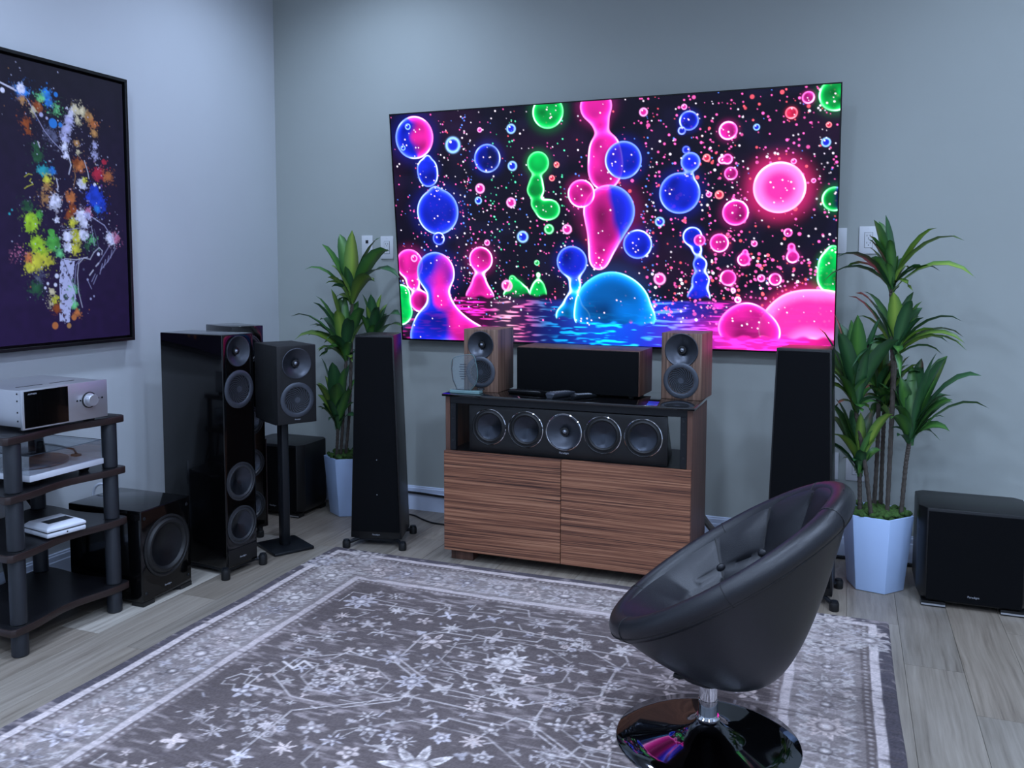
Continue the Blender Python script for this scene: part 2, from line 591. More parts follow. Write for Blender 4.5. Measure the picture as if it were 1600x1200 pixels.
TVW,TVH=2.217,1.199
TV_SHAPES=[[[[0.064,0.788,0.0802],[0.079,0.889,0.0402],[0.115,0.99,0.0605]],0.04,"p","p","x",9],[[[0.004,0.954,0.0543],[-0.017,1.044,0.0821]],0.04,"c","g","x",9],[[[0.672,0.909,0.04],[0.655,0.863,0.015],[0.71,0.939,0.0374],[0.632,0.952,0.0315]],0.03,"g","g","x",0.945],[[[0.798,0.842,0.0098],[0.797,0.896,0.0246],[0.793,0.944,0.0469]],0.04,"g","g","x",0.95],[[[0.133,0.122,0.1097]],0.01,"b","p","x",9],[[[0.204,0.233,0.0178],[0.199,0.286,0.0588],[0.203,0.323,0.0563]],0.02,"b","b","x",9],[[[0.247,0.511,0.1197],[0.239,0.408,0.0282]],0.03,"b","b","x",9],[[[0.246,0.652,0.0337]],0.01,"b","b","x",9],[[[0.542,0.247,0.0721]],0.01,"b","d","x",9],[[[0.873,0.037,0.0799]],0.01,"g","g","x",9],[[[0.814,0.282,0.0568],[0.803,0.368,0.031],[0.797,0.414,0.0455],[0.804,0.483,0.0336],[0.837,0.519,0.0431],[0.872,0.514,0.0501]],0.03,"g","g","x",9],[[[1.117,0.025,0.0786],[1.141,0.114,0.036],[1.156,0.225,0.0746],[1.16,0.302,0.0862],[1.154,0.358,0.0684]],0.05,"p","p","x",9],[[[1.247,0.286,0.0897]],0.01,"b","b","x",9],[[[1.172,0.53,0.1287],[1.149,0.645,0.0812],[1.129,0.719,0.0561],[1.116,0.777,0.0399]],0.06,"p","b","x",9],[[[1.034,0.44,0.0686]],0.01,"p","p","x",9],[[[1.313,0.692,0.0706]],0.01,"b","b","x",9],[[[0.978,0.777,0.0789],[0.993,0.894,0.0288],[0.979,0.977,0.0411],[0.94,1.055,0.055],[1.02,1.06,0.0484]],0.06,"b","c","y",1.063],[[[1.183,0.992,0.1652],[1.12,1.01,0.131],[1.251,1.008,0.1229],[1.04,1.065,0.0483],[1.35,1.058,0.0464]],0.05,"k","k","x",1.089],[[[0.483,0.764,0.066],[0.468,0.874,0.0282],[0.469,0.923,0.0436],[0.426,0.967,0.0388],[0.511,0.966,0.0384]],0.06,"p","p","x",0.963],[[[0.218,0.835,0.1105],[0.228,0.976,0.0596],[0.249,1.089,0.1064],[0.163,1.13,0.0943],[0.357,1.15,0.0791],[0.103,1.196,0.0545],[0.45,1.173,0.0522]],0.07,"b","p","x",9],[[[1.517,0.452,0.0962],[1.563,0.373,0.0195],[1.568,0.309,0.0452]],0.02,"b","b","x",9],[[[1.548,0.252,0.0172]],0.01,"b","b","x",9],[[[1.561,0.119,0.0447]],0.01,"b","b","x",9],[[[1.528,0.163,0.0182]],0.01,"b","b","x",9],[[[1.739,0.174,0.0417]],0.01,"p","p","x",9],[[[2.084,0.05,0.0266]],0.01,"p","p","x",9],[[[2.014,0.112,0.026]],0.01,"r","r","x",9],[[[1.968,0.44,0.1151]],0.01,"h","h","x",9],[[[1.775,0.549,0.0595]],0.01,"p","p","x",9],[[[1.702,0.69,0.0433]],0.01,"p","p","x",9],[[[1.814,0.769,0.0289],[1.821,0.732,0.0107]],0.02,"p","p","x",9],[[[1.737,0.303,0.0231],[1.712,0.306,0.0169]],0.01,"p","p","x",9],[[[1.753,0.369,0.0295]],0.01,"p","p","x",9],[[[1.743,0.855,0.037],[1.768,0.915,0.0109],[1.789,0.959,0.0152]],0.03,"p","p","x",9],[[[1.956,0.861,0.0286]],0.01,"p","p","x",9],[[[2.031,0.757,0.0281],[2.025,0.709,0.0145],[2.009,0.645,0.0186]],0.03,"p","p","x",9],[[[2.197,0.046,0.0699]],0.01,"g","g","x",9],[[[2.204,0.498,0.0539]],0.01,"g","d","x",9],[[[2.214,0.852,0.0765],[2.192,0.778,0.0458],[2.205,0.726,0.0182]],0.05,"g","g","x",9],[[[1.577,0.658,0.0461],[1.599,0.722,0.022],[1.613,0.789,0.0331],[1.616,0.867,0.0421],[1.607,0.951,0.0557]],0.04,"b","b","x",0.954],[[[1.611,0.676,0.0263]],0.01,"p","p","x",9],[[[2.093,1.014,0.0996],[2.021,1.037,0.0954],[2.173,1.023,0.0934],[2.223,1.033,0.0979],[1.971,1.105,0.0858]],0.08,"h","h","x",1.135],[[[1.833,1.064,0.0926],[1.769,1.099,0.0661],[1.908,1.117,0.0757]],0.08,"p","p","x",1.14]]
TV_RINGS=[["b",0.353,0.171,0.0411],["b",0.677,0.107,0.0238],["b",0.677,0.291,0.0241],["p",0.663,0.474,0.0244],["p",0.495,0.398,0.0248],["b",0.483,0.459,0.0187],["b",0.72,0.649,0.0294],["g",0.862,0.612,0.024],["p",0.624,0.901,0.0289],["p",0.957,0.614,0.0237],["r",0.911,0.294,0.014],["r",0.885,0.359,0.0142],["p",0.506,0.103,0.0122],["p",1.861,0.694,0.0138],["p",1.42,0.862,0.0284],["b",1.422,0.585,0.0223],["r",1.701,0.465,0.0192],["r",1.643,0.293,0.017],["p",1.653,0.462,0.0129],["b",2.162,0.248,0.0198],["p",1.348,0.067,0.0196],["p",1.539,0.055,0.0128],["p",2.028,0.325,0.0121],["p",1.894,0.856,0.0171],["r",2.172,0.173,0.0118],["p",2.114,0.414,0.0101],["b",1.865,0.166,0.0143],["p",0.094,0.757,0.0186],["b",0.099,0.064,0.0153],["b",0.065,0.172,0.0129],["g",0.792,0.782,0.0135],["p",0.522,0.677,0.0151]]
ART_YL,ART_YR,ART_ZT,ART_ZB=-2.060,-1.156,2.197,1.014
ART_BLOBS=[[0.367,0.151,0.034,"#2f7fd0",0.6],[0.36,0.14,0.02,"#e8e4f4",0.8],[0.478,0.144,0.027,"#2f7fd0",0.8],[0.487,0.174,0.022,"#2f7fd0",0.7],[0.451,0.162,0.025,"#70c880",0.5],[0.53,0.194,0.03,"#70c880",0.4],[0.433,0.201,0.025,"#9a4a20",0.6],[0.379,0.272,0.026,"#9a4a20",0.5],[0.387,0.302,0.019,"#9a4a20",0.45],[0.365,0.182,0.019,"#c08a50",0.5],[0.482,0.292,0.031,"#60607a",0.35],[0.513,0.315,0.029,"#60607a",0.4],[0.412,0.218,0.018,"#d8c8a0",0.5],[0.62,0.183,0.025,"#d8c8a0",0.7],[0.655,0.182,0.025,"#d8c8a0",0.6],[0.689,0.2,0.025,"#c08a50",0.6],[0.712,0.225,0.021,"#d07840",0.6],[0.716,0.268,0.019,"#c08a50",0.6],[0.717,0.32,0.016,"#b8b4d8",0.5],[0.712,0.364,0.022,"#b8b4d8",0.45],[0.584,0.231,0.027,"#b8b4d8",0.65],[0.571,0.27,0.027,"#b8b4d8",0.65],[0.563,0.308,0.026,"#b8b4d8",0.6],[0.559,0.341,0.022,"#e8e4f4",0.5],[0.596,0.201,0.022,"#e8e4f4",0.5],[0.56,0.378,0.017,"#e8e4f4",0.5],[0.63,0.224,0.021,"#d8c8a0",0.4],[0.62,0.319,0.016,"#c08a50",0.6],[0.627,0.358,0.01,"#d8c8a0",0.6],[0.63,0.417,0.03,"#d07840",0.6],[0.616,0.4,0.017,"#9a4a20",0.6],[0.638,0.492,0.025,"#e8e4f4",0.8],[0.653,0.476,0.016,"#d8d040",0.5],[0.73,0.44,0.033,"#b82840",0.75],[0.763,0.383,0.013,"#b82840",0.9],[0.779,0.445,0.029,"#d07840",0.4],[0.45,0.455,0.03,"#30a8b0",0.65],[0.491,0.45,0.017,"#2f7fd0",0.6],[0.465,0.489,0.022,"#d8d040",0.6],[0.424,0.399,0.03,"#2a5a38",0.6],[0.421,0.364,0.022,"#2a5a38",0.6],[0.706,0.51,0.027,"#2346c8",0.7],[0.472,0.516,0.026,"#c08a50",0.4],[0.5,0.584,0.035,"#e8e4f4",0.6],[0.503,0.568,0.021,"#e8e4f4",0.8],[0.506,0.652,0.013,"#e8e4f4",0.7],[0.454,0.566,0.033,"#c08a50",0.35],[0.581,0.552,0.029,"#d07840",0.6],[0.588,0.605,0.026,"#9a4a20",0.7],[0.564,0.628,0.024,"#9a4a20",0.4],[0.586,0.659,0.024,"#d8d040",0.6],[0.6,0.713,0.033,"#d8d040",0.7],[0.591,0.767,0.033,"#d8d040",0.55],[0.63,0.629,0.03,"#e8e4f4",0.95],[0.642,0.656,0.024,"#e8e4f4",0.8],[0.671,0.611,0.024,"#e080a0",0.4],[0.664,0.628,0.021,"#b8b4d8",0.6],[0.64,0.711,0.027,"#e8e4f4",0.8],[0.68,0.732,0.024,"#70c880",0.4],[0.557,0.719,0.025,"#e8e4f4",0.85],[0.555,0.763,0.023,"#e8e4f4",0.8],[0.715,0.552,0.045,"#2346c8",0.8],[0.72,0.591,0.019,"#2f7fd0",0.9],[0.688,0.549,0.027,"#2346c8",0.7],[0.742,0.578,0.03,"#2346c8",0.5],[0.783,0.712,0.025,"#e8e4f4",0.85],[0.793,0.734,0.017,"#e8e4f4",0.8],[0.815,0.716,0.025,"#e080a0",0.35],[0.387,0.661,0.037,"#a8d030",0.8],[0.377,0.685,0.025,"#a8d030",0.8],[0.369,0.603,0.029,"#2a5a38",0.5],[0.421,0.636,0.021,"#58b048",0.5],[0.409,0.75,0.035,"#a8d030",0.6],[0.425,0.792,0.043,"#a8d030",0.55],[0.483,0.748,0.034,"#58b048",0.8],[0.406,0.823,0.043,"#d8d040",0.6],[0.455,0.823,0.031,"#d8d040",0.55],[0.369,0.849,0.025,"#d8d040",0.7],[0.478,0.706,0.016,"#58b048",0.9],[0.368,0.813,0.023,"#d07840",0.5],[0.395,0.932,0.035,"#2a5a38",0.55],[0.415,0.886,0.031,"#60607a",0.3],[0.512,0.79,0.021,"#70c880",0.6],[0.319,0.793,0.024,"#e080a0",0.2],[0.651,0.755,0.027,"#2a5a38",0.3],[0.57,0.941,0.025,"#70c880",0.6],[0.577,1.007,0.022,"#70c880",0.7],[0.592,1.043,0.02,"#d07840",0.6],[0.478,0.982,0.022,"#d8d040",0.6],[0.467,0.95,0.016,"#d8c8a0",0.7],[0.489,1.02,0.023,"#9a4a20",0.6],[0.459,0.997,0.018,"#d8c8a0",0.3]]
ART_DISCS=[[0.279,0.163,0.01,"#e8e4f4",0.6],[0.524,0.135,0.01,"#2f7fd0",0.6],[0.505,0.255,0.02,"#2f7fd0",0.6],[0.541,0.256,0.01,"#2f7fd0",0.6],[0.45,0.229,0.009,"#b8b4d8",0.6],[0.476,0.239,0.006,"#b8b4d8",0.6],[0.708,0.488,0.008,"#e8e4f4",0.6],[0.734,0.498,0.005,"#e8e4f4",0.6],[0.478,1.091,0.015,"#d07840",0.6],[0.574,1.061,0.013,"#d07840",0.6],[0.547,1.095,0.011,"#c08a50",0.6],[0.495,0.884,0.01,"#e8e4f4",0.6],[0.487,0.921,0.008,"#e8e4f4",0.6],[0.45,0.915,0.006,"#e8e4f4",0.6],[0.437,0.933,0.006,"#e8e4f4",0.6],[0.715,0.79,0.008,"#e8e4f4",0.6],[0.665,0.985,0.005,"#b8b4d8",0.6],[0.683,0.974,0.004,"#b8b4d8",0.6],[0.652,0.901,0.005,"#b8b4d8",0.6],[0.633,0.857,0.005,"#60607a",0.6],[0.287,0.639,0.005,"#30a8b0",0.6],[0.299,0.623,0.004,"#30a8b0",0.6]]
ART_LINES=[[[[0.267,0.134],[0.339,0.154]],0.0079,"#e8e4f4"],[[[0.277,0.136],[0.329,0.147]],0.0028,"#e8e4f4"],[[[0.388,0.178],[0.426,0.238],[0.461,0.291],[0.502,0.33],[0.544,0.361],[0.56,0.378]],0.004,"#b8b4d8"],[[[0.62,0.31],[0.628,0.332],[0.619,0.338]],0.0034,"#d8c8a0"],[[[0.577,0.381],[0.587,0.417],[0.574,0.456]],0.0057,"#e8e4f4"],[[[0.657,0.39],[0.673,0.436],[0.678,0.464]],0.0045,"#e8e4f4"],[[[0.429,0.34],[0.437,0.361]],0.0057,"#e8e4f4"],[[[0.361,0.488],[0.38,0.474],[0.396,0.476]],0.0034,"#d8d040"],[[[0.391,0.492],[0.384,0.502],[0.399,0.513]],0.0034,"#d8d040"],[[[0.398,0.514],[0.372,0.525],[0.359,0.534]],0.004,"#d8d040"],[[[0.511,0.48],[0.518,0.512],[0.514,0.531]],0.0057,"#e8e4f4"],[[[0.598,0.416],[0.608,0.462],[0.597,0.505]],0.0034,"#c08a50"],[[[0.691,0.632],[0.753,0.662],[0.787,0.706],[0.8,0.74]],0.0057,"#b8b4d8"],[[[0.529,0.694],[0.601,0.683],[0.682,0.671],[0.696,0.754]],0.0034,"#b8b4d8"],[[[0.537,0.811],[0.595,0.816],[0.656,0.804]],0.004,"#e8e4f4"],[[[0.53,0.817],[0.565,0.903],[0.583,0.947]],0.0028,"#14101c"],[[[0.619,1.02],[0.602,0.953],[0.599,0.882],[0.608,0.832],[0.636,0.807],[0.669,0.813],[0.691,0.782],[0.72,0.761],[0.737,0.775],[0.733,0.792]],0.004,"#e8e4f4"],[[[0.583,1.007],[0.584,0.909],[0.594,0.838],[0.622,0.808]],0.0023,"#b8b4d8"],[[[0.71,0.837],[0.777,0.752],[0.835,0.687]],0.0034,"#b8b4d8"],[[[0.723,0.86],[0.767,0.82],[0.813,0.762]],0.0023,"#b8b4d8"],[[[0.663,0.882],[0.684,0.86]],0.0068,"#e8e4f4"],[[[0.699,0.843],[0.714,0.829]],0.0068,"#e8e4f4"],[[[0.682,0.921],[0.704,0.882]],0.0028,"#b8b4d8"],[[[0.673,0.91],[0.694,0.877]],0.0023,"#b8b4d8"],[[[0.652,0.904],[0.671,0.941]],0.0023,"#b8b4d8"],[[[0.719,0.877],[0.735,0.832]],0.0045,"#b8b4d8"],[[[0.741,0.849],[0.753,0.814]],0.004,"#b8b4d8"],[[[0.763,0.826],[0.772,0.797]],0.0034,"#b8b4d8"],[[[0.782,0.806],[0.791,0.771]],0.0034,"#b8b4d8"],[[[0.696,0.681],[0.708,0.72],[0.717,0.759]],0.0045,"#60607a"]]
ART_LEG=[[0.518,0.811],[0.588,0.822],[0.574,0.909],[0.588,0.98],[0.56,1.017],[0.55,1.082],[0.499,1.074],[0.506,0.988],[0.508,0.881]]
PLANT_R=[[[3.289,-0.36,1.263],[[3.214,-0.39,1.547],[3.26,-0.31,1.571],[3.236,-0.26,1.547],[3.443,-0.438,1.509],[3.539,-0.467,1.457],[3.589,-0.41,1.314],[3.075,-0.44,1.394],[3.106,-0.28,1.347],[3.024,-0.48,1.292],[3.203,-0.46,1.391],[3.272,-0.48,1.462],[3.36,-0.22,1.348]],[[3.303,-0.36,0.329],[3.306,-0.36,0.601],[3.307,-0.36,0.871],[3.298,-0.36,1.084]]],[[3.313,-0.36,0.986],[[3.294,-0.43,1.254],[3.375,-0.33,1.253],[3.415,-0.26,1.185],[3.551,-0.402,1.139],[3.569,-0.31,1.069],[3.561,-0.44,1.053],[3.565,-0.46,1.027],[3.408,-0.24,1.146],[3.223,-0.36,1.192],[3.126,-0.3,1.23],[3.189,-0.26,1.249],[3.154,-0.24,1.243],[3.327,-0.52,0.917],[3.144,-0.5,0.945],[3.361,-0.48,1.221]],[[3.303,-0.36,0.937]]],[[3.168,-0.42,0.759],[[3.071,-0.47,1.167],[3.162,-0.5,1.162],[3.249,-0.44,1.152],[3.012,-0.42,1.101],[3.065,-0.54,0.923],[3.207,-0.56,1.031],[3.316,-0.54,1.069],[3.062,-0.47,0.87],[3.094,-0.34,1.117],[3.139,-0.32,1.131],[3.04,-0.32,1.018],[3.278,-0.32,1.08],[3.092,-0.54,1.09],[3.223,-0.3,0.859],[3.067,-0.29,0.961]],[[3.241,-0.42,0.344],[3.211,-0.42,0.525]]],[[3.378,-0.36,0.634],[[3.495,-0.4,0.989],[3.514,-0.28,0.988],[3.46,-0.44,1.014],[3.623,-0.42,0.927],[3.525,-0.26,0.823],[3.659,-0.38,0.794],[3.338,-0.31,0.896],[3.384,-0.26,0.944],[3.313,-0.46,0.795],[3.325,-0.26,0.859],[3.421,-0.24,0.97],[3.551,-0.22,0.784],[3.298,-0.5,0.745]],[[3.356,-0.36,0.353],[3.367,-0.36,0.525]]],[[3.19,-0.4,0.497],[[3.06,-0.34,0.777],[3.088,-0.4,0.802],[3.069,-0.5,0.661],[3.304,-0.52,0.769],[3.273,-0.4,0.741],[3.064,-0.3,0.712],[3.15,-0.3,0.745],[3.24,-0.28,0.747],[3.186,-0.45,0.757]],[[3.197,-0.4,0.342]]],[[3.258,-0.28,0.79],[[3.176,-0.26,0.768],[3.281,-0.26,1.063],[3.205,-0.28,1.048],[3.323,-0.23,0.966],[3.158,-0.18,0.954],[3.354,-0.18,0.851],[3.23,-0.23,0.683],[3.198,-0.38,0.814],[3.315,-0.31,0.702]],[[3.254,-0.28,0.345],[3.26,-0.28,0.582]]],[[3.283,-0.26,0.747],[[3.173,-0.21,0.874],[3.375,-0.21,0.938],[3.248,-0.21,0.961],[3.359,-0.18,0.711],[3.407,-0.16,0.823]],[[3.281,-0.26,0.337],[3.281,-0.26,0.58]]]]
PLANT_L=[[[0.634,-0.22,1.162],[[0.665,-0.26,1.547],[0.526,-0.16,1.532],[0.49,-0.28,1.475],[0.405,-0.32,1.339],[0.585,-0.34,1.361],[0.84,-0.27,1.507],[0.907,-0.3,1.438],[0.985,-0.32,1.295],[0.537,-0.12,1.485],[0.676,-0.12,1.344],[0.454,-0.12,1.415],[0.855,-0.36,1.279]],[[0.581,-0.22,0.294],[0.61,-0.22,0.579],[0.626,-0.22,0.895]]],[[0.606,-0.24,0.861],[[0.418,-0.24,1.196],[0.457,-0.32,1.164],[0.544,-0.28,1.235],[0.566,-0.18,1.212],[0.329,-0.34,1.089],[0.412,-0.29,1.038],[0.362,-0.24,0.976],[0.307,-0.29,0.953],[0.793,-0.36,1.136],[0.638,-0.38,1.128],[0.504,-0.14,1.185],[0.497,-0.36,0.91],[0.434,-0.24,0.865],[0.413,-0.16,1.132],[0.626,-0.14,1.169],[0.364,-0.12,1.057],[0.73,-0.39,1.08],[0.588,-0.4,0.977]],[[0.561,-0.24,0.297],[0.586,-0.24,0.581]]],[[0.753,-0.2,0.915],[[0.686,-0.2,1.21],[0.786,-0.28,1.21],[0.775,-0.15,1.207],[0.969,-0.3,1.107],[0.956,-0.25,1.041],[0.782,-0.1,1.153],[0.849,-0.32,1.146],[0.722,-0.3,1.109],[0.661,-0.1,1.063]],[[0.617,-0.2,0.3],[0.694,-0.2,0.581]]],[[0.561,-0.26,0.484],[[0.475,-0.28,0.864],[0.595,-0.36,0.852],[0.66,-0.34,0.822],[0.393,-0.21,0.717],[0.507,-0.38,0.735],[0.429,-0.18,0.752],[0.626,-0.24,0.831],[0.466,-0.31,0.598],[0.642,-0.4,0.744],[0.714,-0.36,0.709],[0.53,-0.16,0.744],[0.648,-0.2,0.754],[0.569,-0.38,0.653]],[[0.549,-0.26,0.293]]]]

# ------------------------------------------------------------------ printed pictures as fine meshes with a colour per vertex
def print_grid(name, img, origin, du, dv, skirt=None):
    """img (ny,nx,3) linear colours; vertex (i,j) = origin + du*j/(nx-1) + dv*i/(ny-1)"""
    ny, nx = img.shape[:2]
    o, du, dv = (np.array(a, float) for a in (origin, du, dv))
    jj, ii = np.meshgrid(np.linspace(0, 1, nx), np.linspace(0, 1, ny))
    co = o + ii[..., None] * dv + jj[..., None] * du
    if skirt is not None:
        co = skirt(co, jj, ii)
    idx = np.arange(ny * nx).reshape(ny, nx)
    q = np.stack([idx[:-1, :-1], idx[1:, :-1], idx[1:, 1:], idx[:-1, 1:]], -1).reshape(-1, 4)
    me = bpy.data.meshes.new(name)
    me.vertices.add(ny * nx)
    me.vertices.foreach_set('co', co.reshape(-1).astype(np.float32))
    me.loops.add(q.size)
    me.loops.foreach_set('vertex_index', q.reshape(-1).astype(np.int32))
    me.polygons.add(len(q))
    me.polygons.foreach_set('loop_start', (np.arange(len(q)) * 4).astype(np.int32))
    me.update(calc_edges=True)
    ca = me.color_attributes.new('print', 'FLOAT_COLOR', 'POINT')
    rgba = np.ones((ny * nx, 4), np.float32)
    rgba[:, :3] = img.reshape(-1, 3)
    ca.data.foreach_set('color', rgba.reshape(-1))
    return me


def smooth_noise(shape, cells, r=rng):
    """bilinear value noise in 0..1"""
    ny, nx = shape
    gy, gx = max(2, int(cells[0])), max(2, int(cells[1]))
    g = r.random((gy + 1, gx + 1))
    y = np.linspace(0, gy - 1e-6, ny)
    x = np.linspace(0, gx - 1e-6, nx)
    yi, xi = y.astype(int), x.astype(int)
    fy, fx = (y - yi)[:, None], (x - xi)[None, :]
    fy, fx = fy * fy * (3 - 2 * fy), fx * fx * (3 - 2 * fx)
    a = g[yi][:, xi]; b = g[yi][:, xi + 1]; c = g[yi + 1][:, xi]; d = g[yi + 1][:, xi + 1]
    return (a * (1 - fx) + b * fx) * (1 - fy) + (c * (1 - fx) + d * fx) * fy


def sstep(a, b, x):
    t = np.clip((x - a) / (b - a), 0, 1)
    return t * t * (3 - 2 * t)


class Canvas:
    def __init__(s, w, h, nx, ny, base=(0, 0, 0)):
        s.w, s.h, s.nx, s.ny = w, h, nx, ny
        s.img = np.zeros((ny, nx, 3)) + np.array(base)
        s.px = w / (nx - 1)
        s.X, s.Y = np.meshgrid(np.linspace(0, w, nx), np.linspace(0, h, ny))

    def win(s, x0, x1, y0, y1):
        a = max(0, int(math.floor(x0 / s.w * (s.nx - 1)))); b = min(s.nx, int(math.ceil(x1 / s.w * (s.nx - 1))) + 1)
        c = max(0, int(math.floor(y0 / s.h * (s.ny - 1)))); d = min(s.ny, int(math.ceil(y1 / s.h * (s.ny - 1))) + 1)
        if a >= b or c >= d:
            return None
        return (slice(c, d), slice(a, b))

    def over(s, w, col, a):
        col = np.array(col)
        s.img[w] = s.img[w] * (1 - a[..., None]) + col * a[..., None]

    def disc(s, x, y, r, col, a=1.0, soft=1.0):
        w = s.win(x - r - 2 * s.px, x + r + 2 * s.px, y - r - 2 * s.px, y + r + 2 * s.px)
        if w is None:
            return
        d = np.hypot(s.X[w] - x, s.Y[w] - y) - r
        s.over(w, col, a * sstep(soft * s.px * .7, -soft * s.px * .7, d))

    def stroke(s, pts, wd, col, a=1.0):
        for (xa, ya), (xb, yb) in zip(pts[:-1], pts[1:]):
            m = wd + 2 * s.px
            w = s.win(min(xa, xb) - m, max(xa, xb) + m, min(ya, yb) - m, max(ya, yb) + m)
            if w is None:
                continue
            dx, dy = xb - xa, yb - ya
            L2 = dx * dx + dy * dy + 1e-9
            t = np.clip(((s.X[w] - xa) * dx + (s.Y[w] - ya) * dy) / L2, 0, 1)
            d = np.hypot(s.X[w] - xa - t * dx, s.Y[w] - ya - t * dy) - wd / 2
            s.over(w, col, a * sstep(s.px * .7, -s.px * .7, d))


# ---- the television picture
def tv_image():
    C = Canvas(TVW, TVH, 740, 400, (0.0025, 0.002, 0.007))
    img = C.img
    n1 = smooth_noise((400, 740), (6, 11)); n2 = smooth_noise((400, 740), (14, 24))
    img += (sstep(.45, .9, n1) * .005)[..., None] * np.array([.9, .1, .9]) + (sstep(.5, .9, n2) * .006)[..., None] * np.array([.2, .2, 1.0])
    HUE = {'p': (1.0, 0.02, 0.48), 'b': (0.01, 0.03, 0.95), 'g': (0.0, 0.62, 0.10), 'c': (0.0, 0.32, 0.95), 'r': (0.9, 0.02, 0.10), 'h': (1.0, 0.02, 0.24), 'd': (0.01, 0.02, 0.30), 'k': (0.0, 0.20, 0.80)}
    RIM = {'p': (1.0, 0.35, 0.85), 'b': (0.25, 0.5, 1.0), 'g': (0.25, 1.0, 0.45), 'c': (0.15, 0.85, 1.0), 'r': (1, .25, .3), 'h': (1.0, 0.5, 0.85), 'd': (0.25, 0.5, 1.0), 'k': (0.1, 0.8, 1.0)}
    # water: ripples below the horizon line
    yh = TVH * 0.80
    Y, X = C.Y, C.X
    dep = np.clip((Y - yh) / (TVH - yh), 0, 1)
    ph = smooth_noise((400, 740), (120, 26)); ph2 = smooth_noise((400, 740), (190, 60))
    rip = sstep(.52, .74, .55 * ph + .45 * ph2)
    u = X / TVW
    def lobe(c, w):
        return np.exp(-((u - c) / w) ** 2)
    wc = (lobe(.14, .10)[..., None] * np.array([1, .02, .55]) + lobe(.30, .04)[..., None] * np.array([.5, .01, .16]) + lobe(.28, .03)[..., None] * np.array([0, .22, .14])
          + lobe(.52, .12)[..., None] * np.array([.0, .42, 1.0]) + lobe(.66, .06)[..., None] * np.array([.03, .05, 1.0]) + lobe(.87, .12)[..., None] * np.array([1.0, .02, .45]))
    msk = sstep(0, .12, dep)
    img += (msk * (.04 + 1.25 * rip))[..., None] * wc * .9
    solid = lobe(.88, .13) * sstep(.25, .6, dep)
    img += solid[..., None] * np.array([.8, .01, .30]) * .7
    img += (lobe(.58, .16) * msk)[..., None] * np.array([.0, .01, .32])
    # soft glow behind things
    for cs, kk, a, b, m, ycl in TV_SHAPES:
        for (x, y, r) in cs[:2]:
            w = C.win(x - 2.0 * r, x + 2.0 * r, y - 2.0 * r, y + 2.0 * r)
            if w is None:
                continue
            d = np.hypot(X[w] - x, Y[w] - y) / r
            img[w] += (np.exp(-(np.clip(d - 1, 0, 9) / .35) ** 2) * (.24 if a == 'h' else .05))[..., None] * np.array(HUE[a])
    # sparks
    r2 = np.random.default_rng(5)
    cols = {'p': (1, .12, .5), 'w': (.9, .8, 1), 'b': (.1, .25, 1), 'g': (.1, .9, .5), 'r': (.9, .1, .15)}
    def sparks(n, xs, ys, kinds, smin, smax, a=1.0):
        for _ in range(n):
            x, y = xs(), ys()
            C.disc(x, y, r2.uniform(smin, smax), cols[kinds[r2.integers(len(kinds))]], a * r2.uniform(.45, 1))
    U = r2.uniform
    sparks(620, lambda: U(0, TVW), lambda: U(0, TVH * .86), 'ppwpbrpw', .0012, .0042)
    sparks(420, lambda: U(.60, 1) * TVW, lambda: U(0, TVH * .9), 'ppprpw', .0015, .006)
    sparks(70, lambda: U(.55, 1) * TVW, lambda: U(0, TVH * .9), 'ppr', .005, .010, .7)
    sparks(300, lambda: U(0, .5) * TVW, lambda: U(.35, .9) * TVH, 'pwpbp', .0012, .0045)
    sparks(260, lambda: U(.60, 1.) * TVW, lambda: U(.62, .9) * TVH, 'ppprw', .0015, .007)
    for cx, ka in ((.135, 'p'), (.19, 'b'), (.255, 'g'), (.305, 'g'), (.19, 'p'), (.42, 'g'), (.62, 'b'), (.745, 'p'), (.80, 'p'), (.975, 'w')):
        sparks(46, lambda: (cx + r2.normal(0, .008)) * TVW, lambda: U(.02, .85) * TVH, ka + 'w' + ka, .0012, .0045)
    # liquid shapes
    for cs, kk, a, b, m, ycl in TV_SHAPES:
        x0 = min(c[0] - c[2] for c in cs) - .06; x1 = max(c[0] + c[2] for c in cs) + .06
        y0 = min(c[1] - c[2] for c in cs) - .06; y1 = max(c[1] + c[2] for c in cs) + .06
        w = C.win(x0, x1, y0, y1)
        if w is None:
            continue
        xx, yy = X[w], Y[w]
        sd = None
        for (x, y, r) in cs:
            d = np.hypot(xx - x, yy - y) - r
            if sd is None:
                sd = d
            else:
                h = np.clip(.5 + .5 * (sd - d) / kk, 0, 1)
                sd = sd * (1 - h) + d * h - kk * h * (1 - h)
        rm = max(c[2] for c in cs)
        t = ((xx - x0 - .06) / (x1 - x0 - .12)) if m == 'x' else ((yy - y0 - .06) / (y1 - y0 - .12))
        nz = smooth_noise(sd.shape, (5, 5), r2)
        t = np.clip(t * 1.0 + (nz - .5) * .5, 0, 1)
        t = sstep(.38, .62, t)[..., None] if a != b else np.zeros(sd.shape + (1,))
        hc = np.array(HUE[a]) * (1 - t) + np.array(HUE[b]) * t
        rc = np.array(RIM[a]) * (1 - t) + np.array(RIM[b]) * t
        depth = np.clip(-sd / rm, 0, 1)
        edge = np.exp(-(depth / .22) ** 2)
        lum = .30 + .62 * edge + .45 * (nz - .5)
        if a == 'd' or b == 'd':
            lum = .12 + .8 * edge
        if a == 'h':
            lum = .95 + .2 * edge
        body = hc * lum[..., None]
        body += rc * (np.exp(-(depth / .09) ** 2) * .34)[..., None]
        if a == 'h':
            body += np.array([.5, .35, .75]) * (sstep(.62, .1, depth) * .35)[..., None]
        line = np.exp(-((sd + .003) / .0028) ** 2)
        ang = smooth_noise(sd.shape, (4, 4), r2)
        body += (np.array([.9, .9, 1.0]) * .55 + rc * .6) * (line * (.12 + 1.0 * sstep(.38, .8, ang)))[..., None]
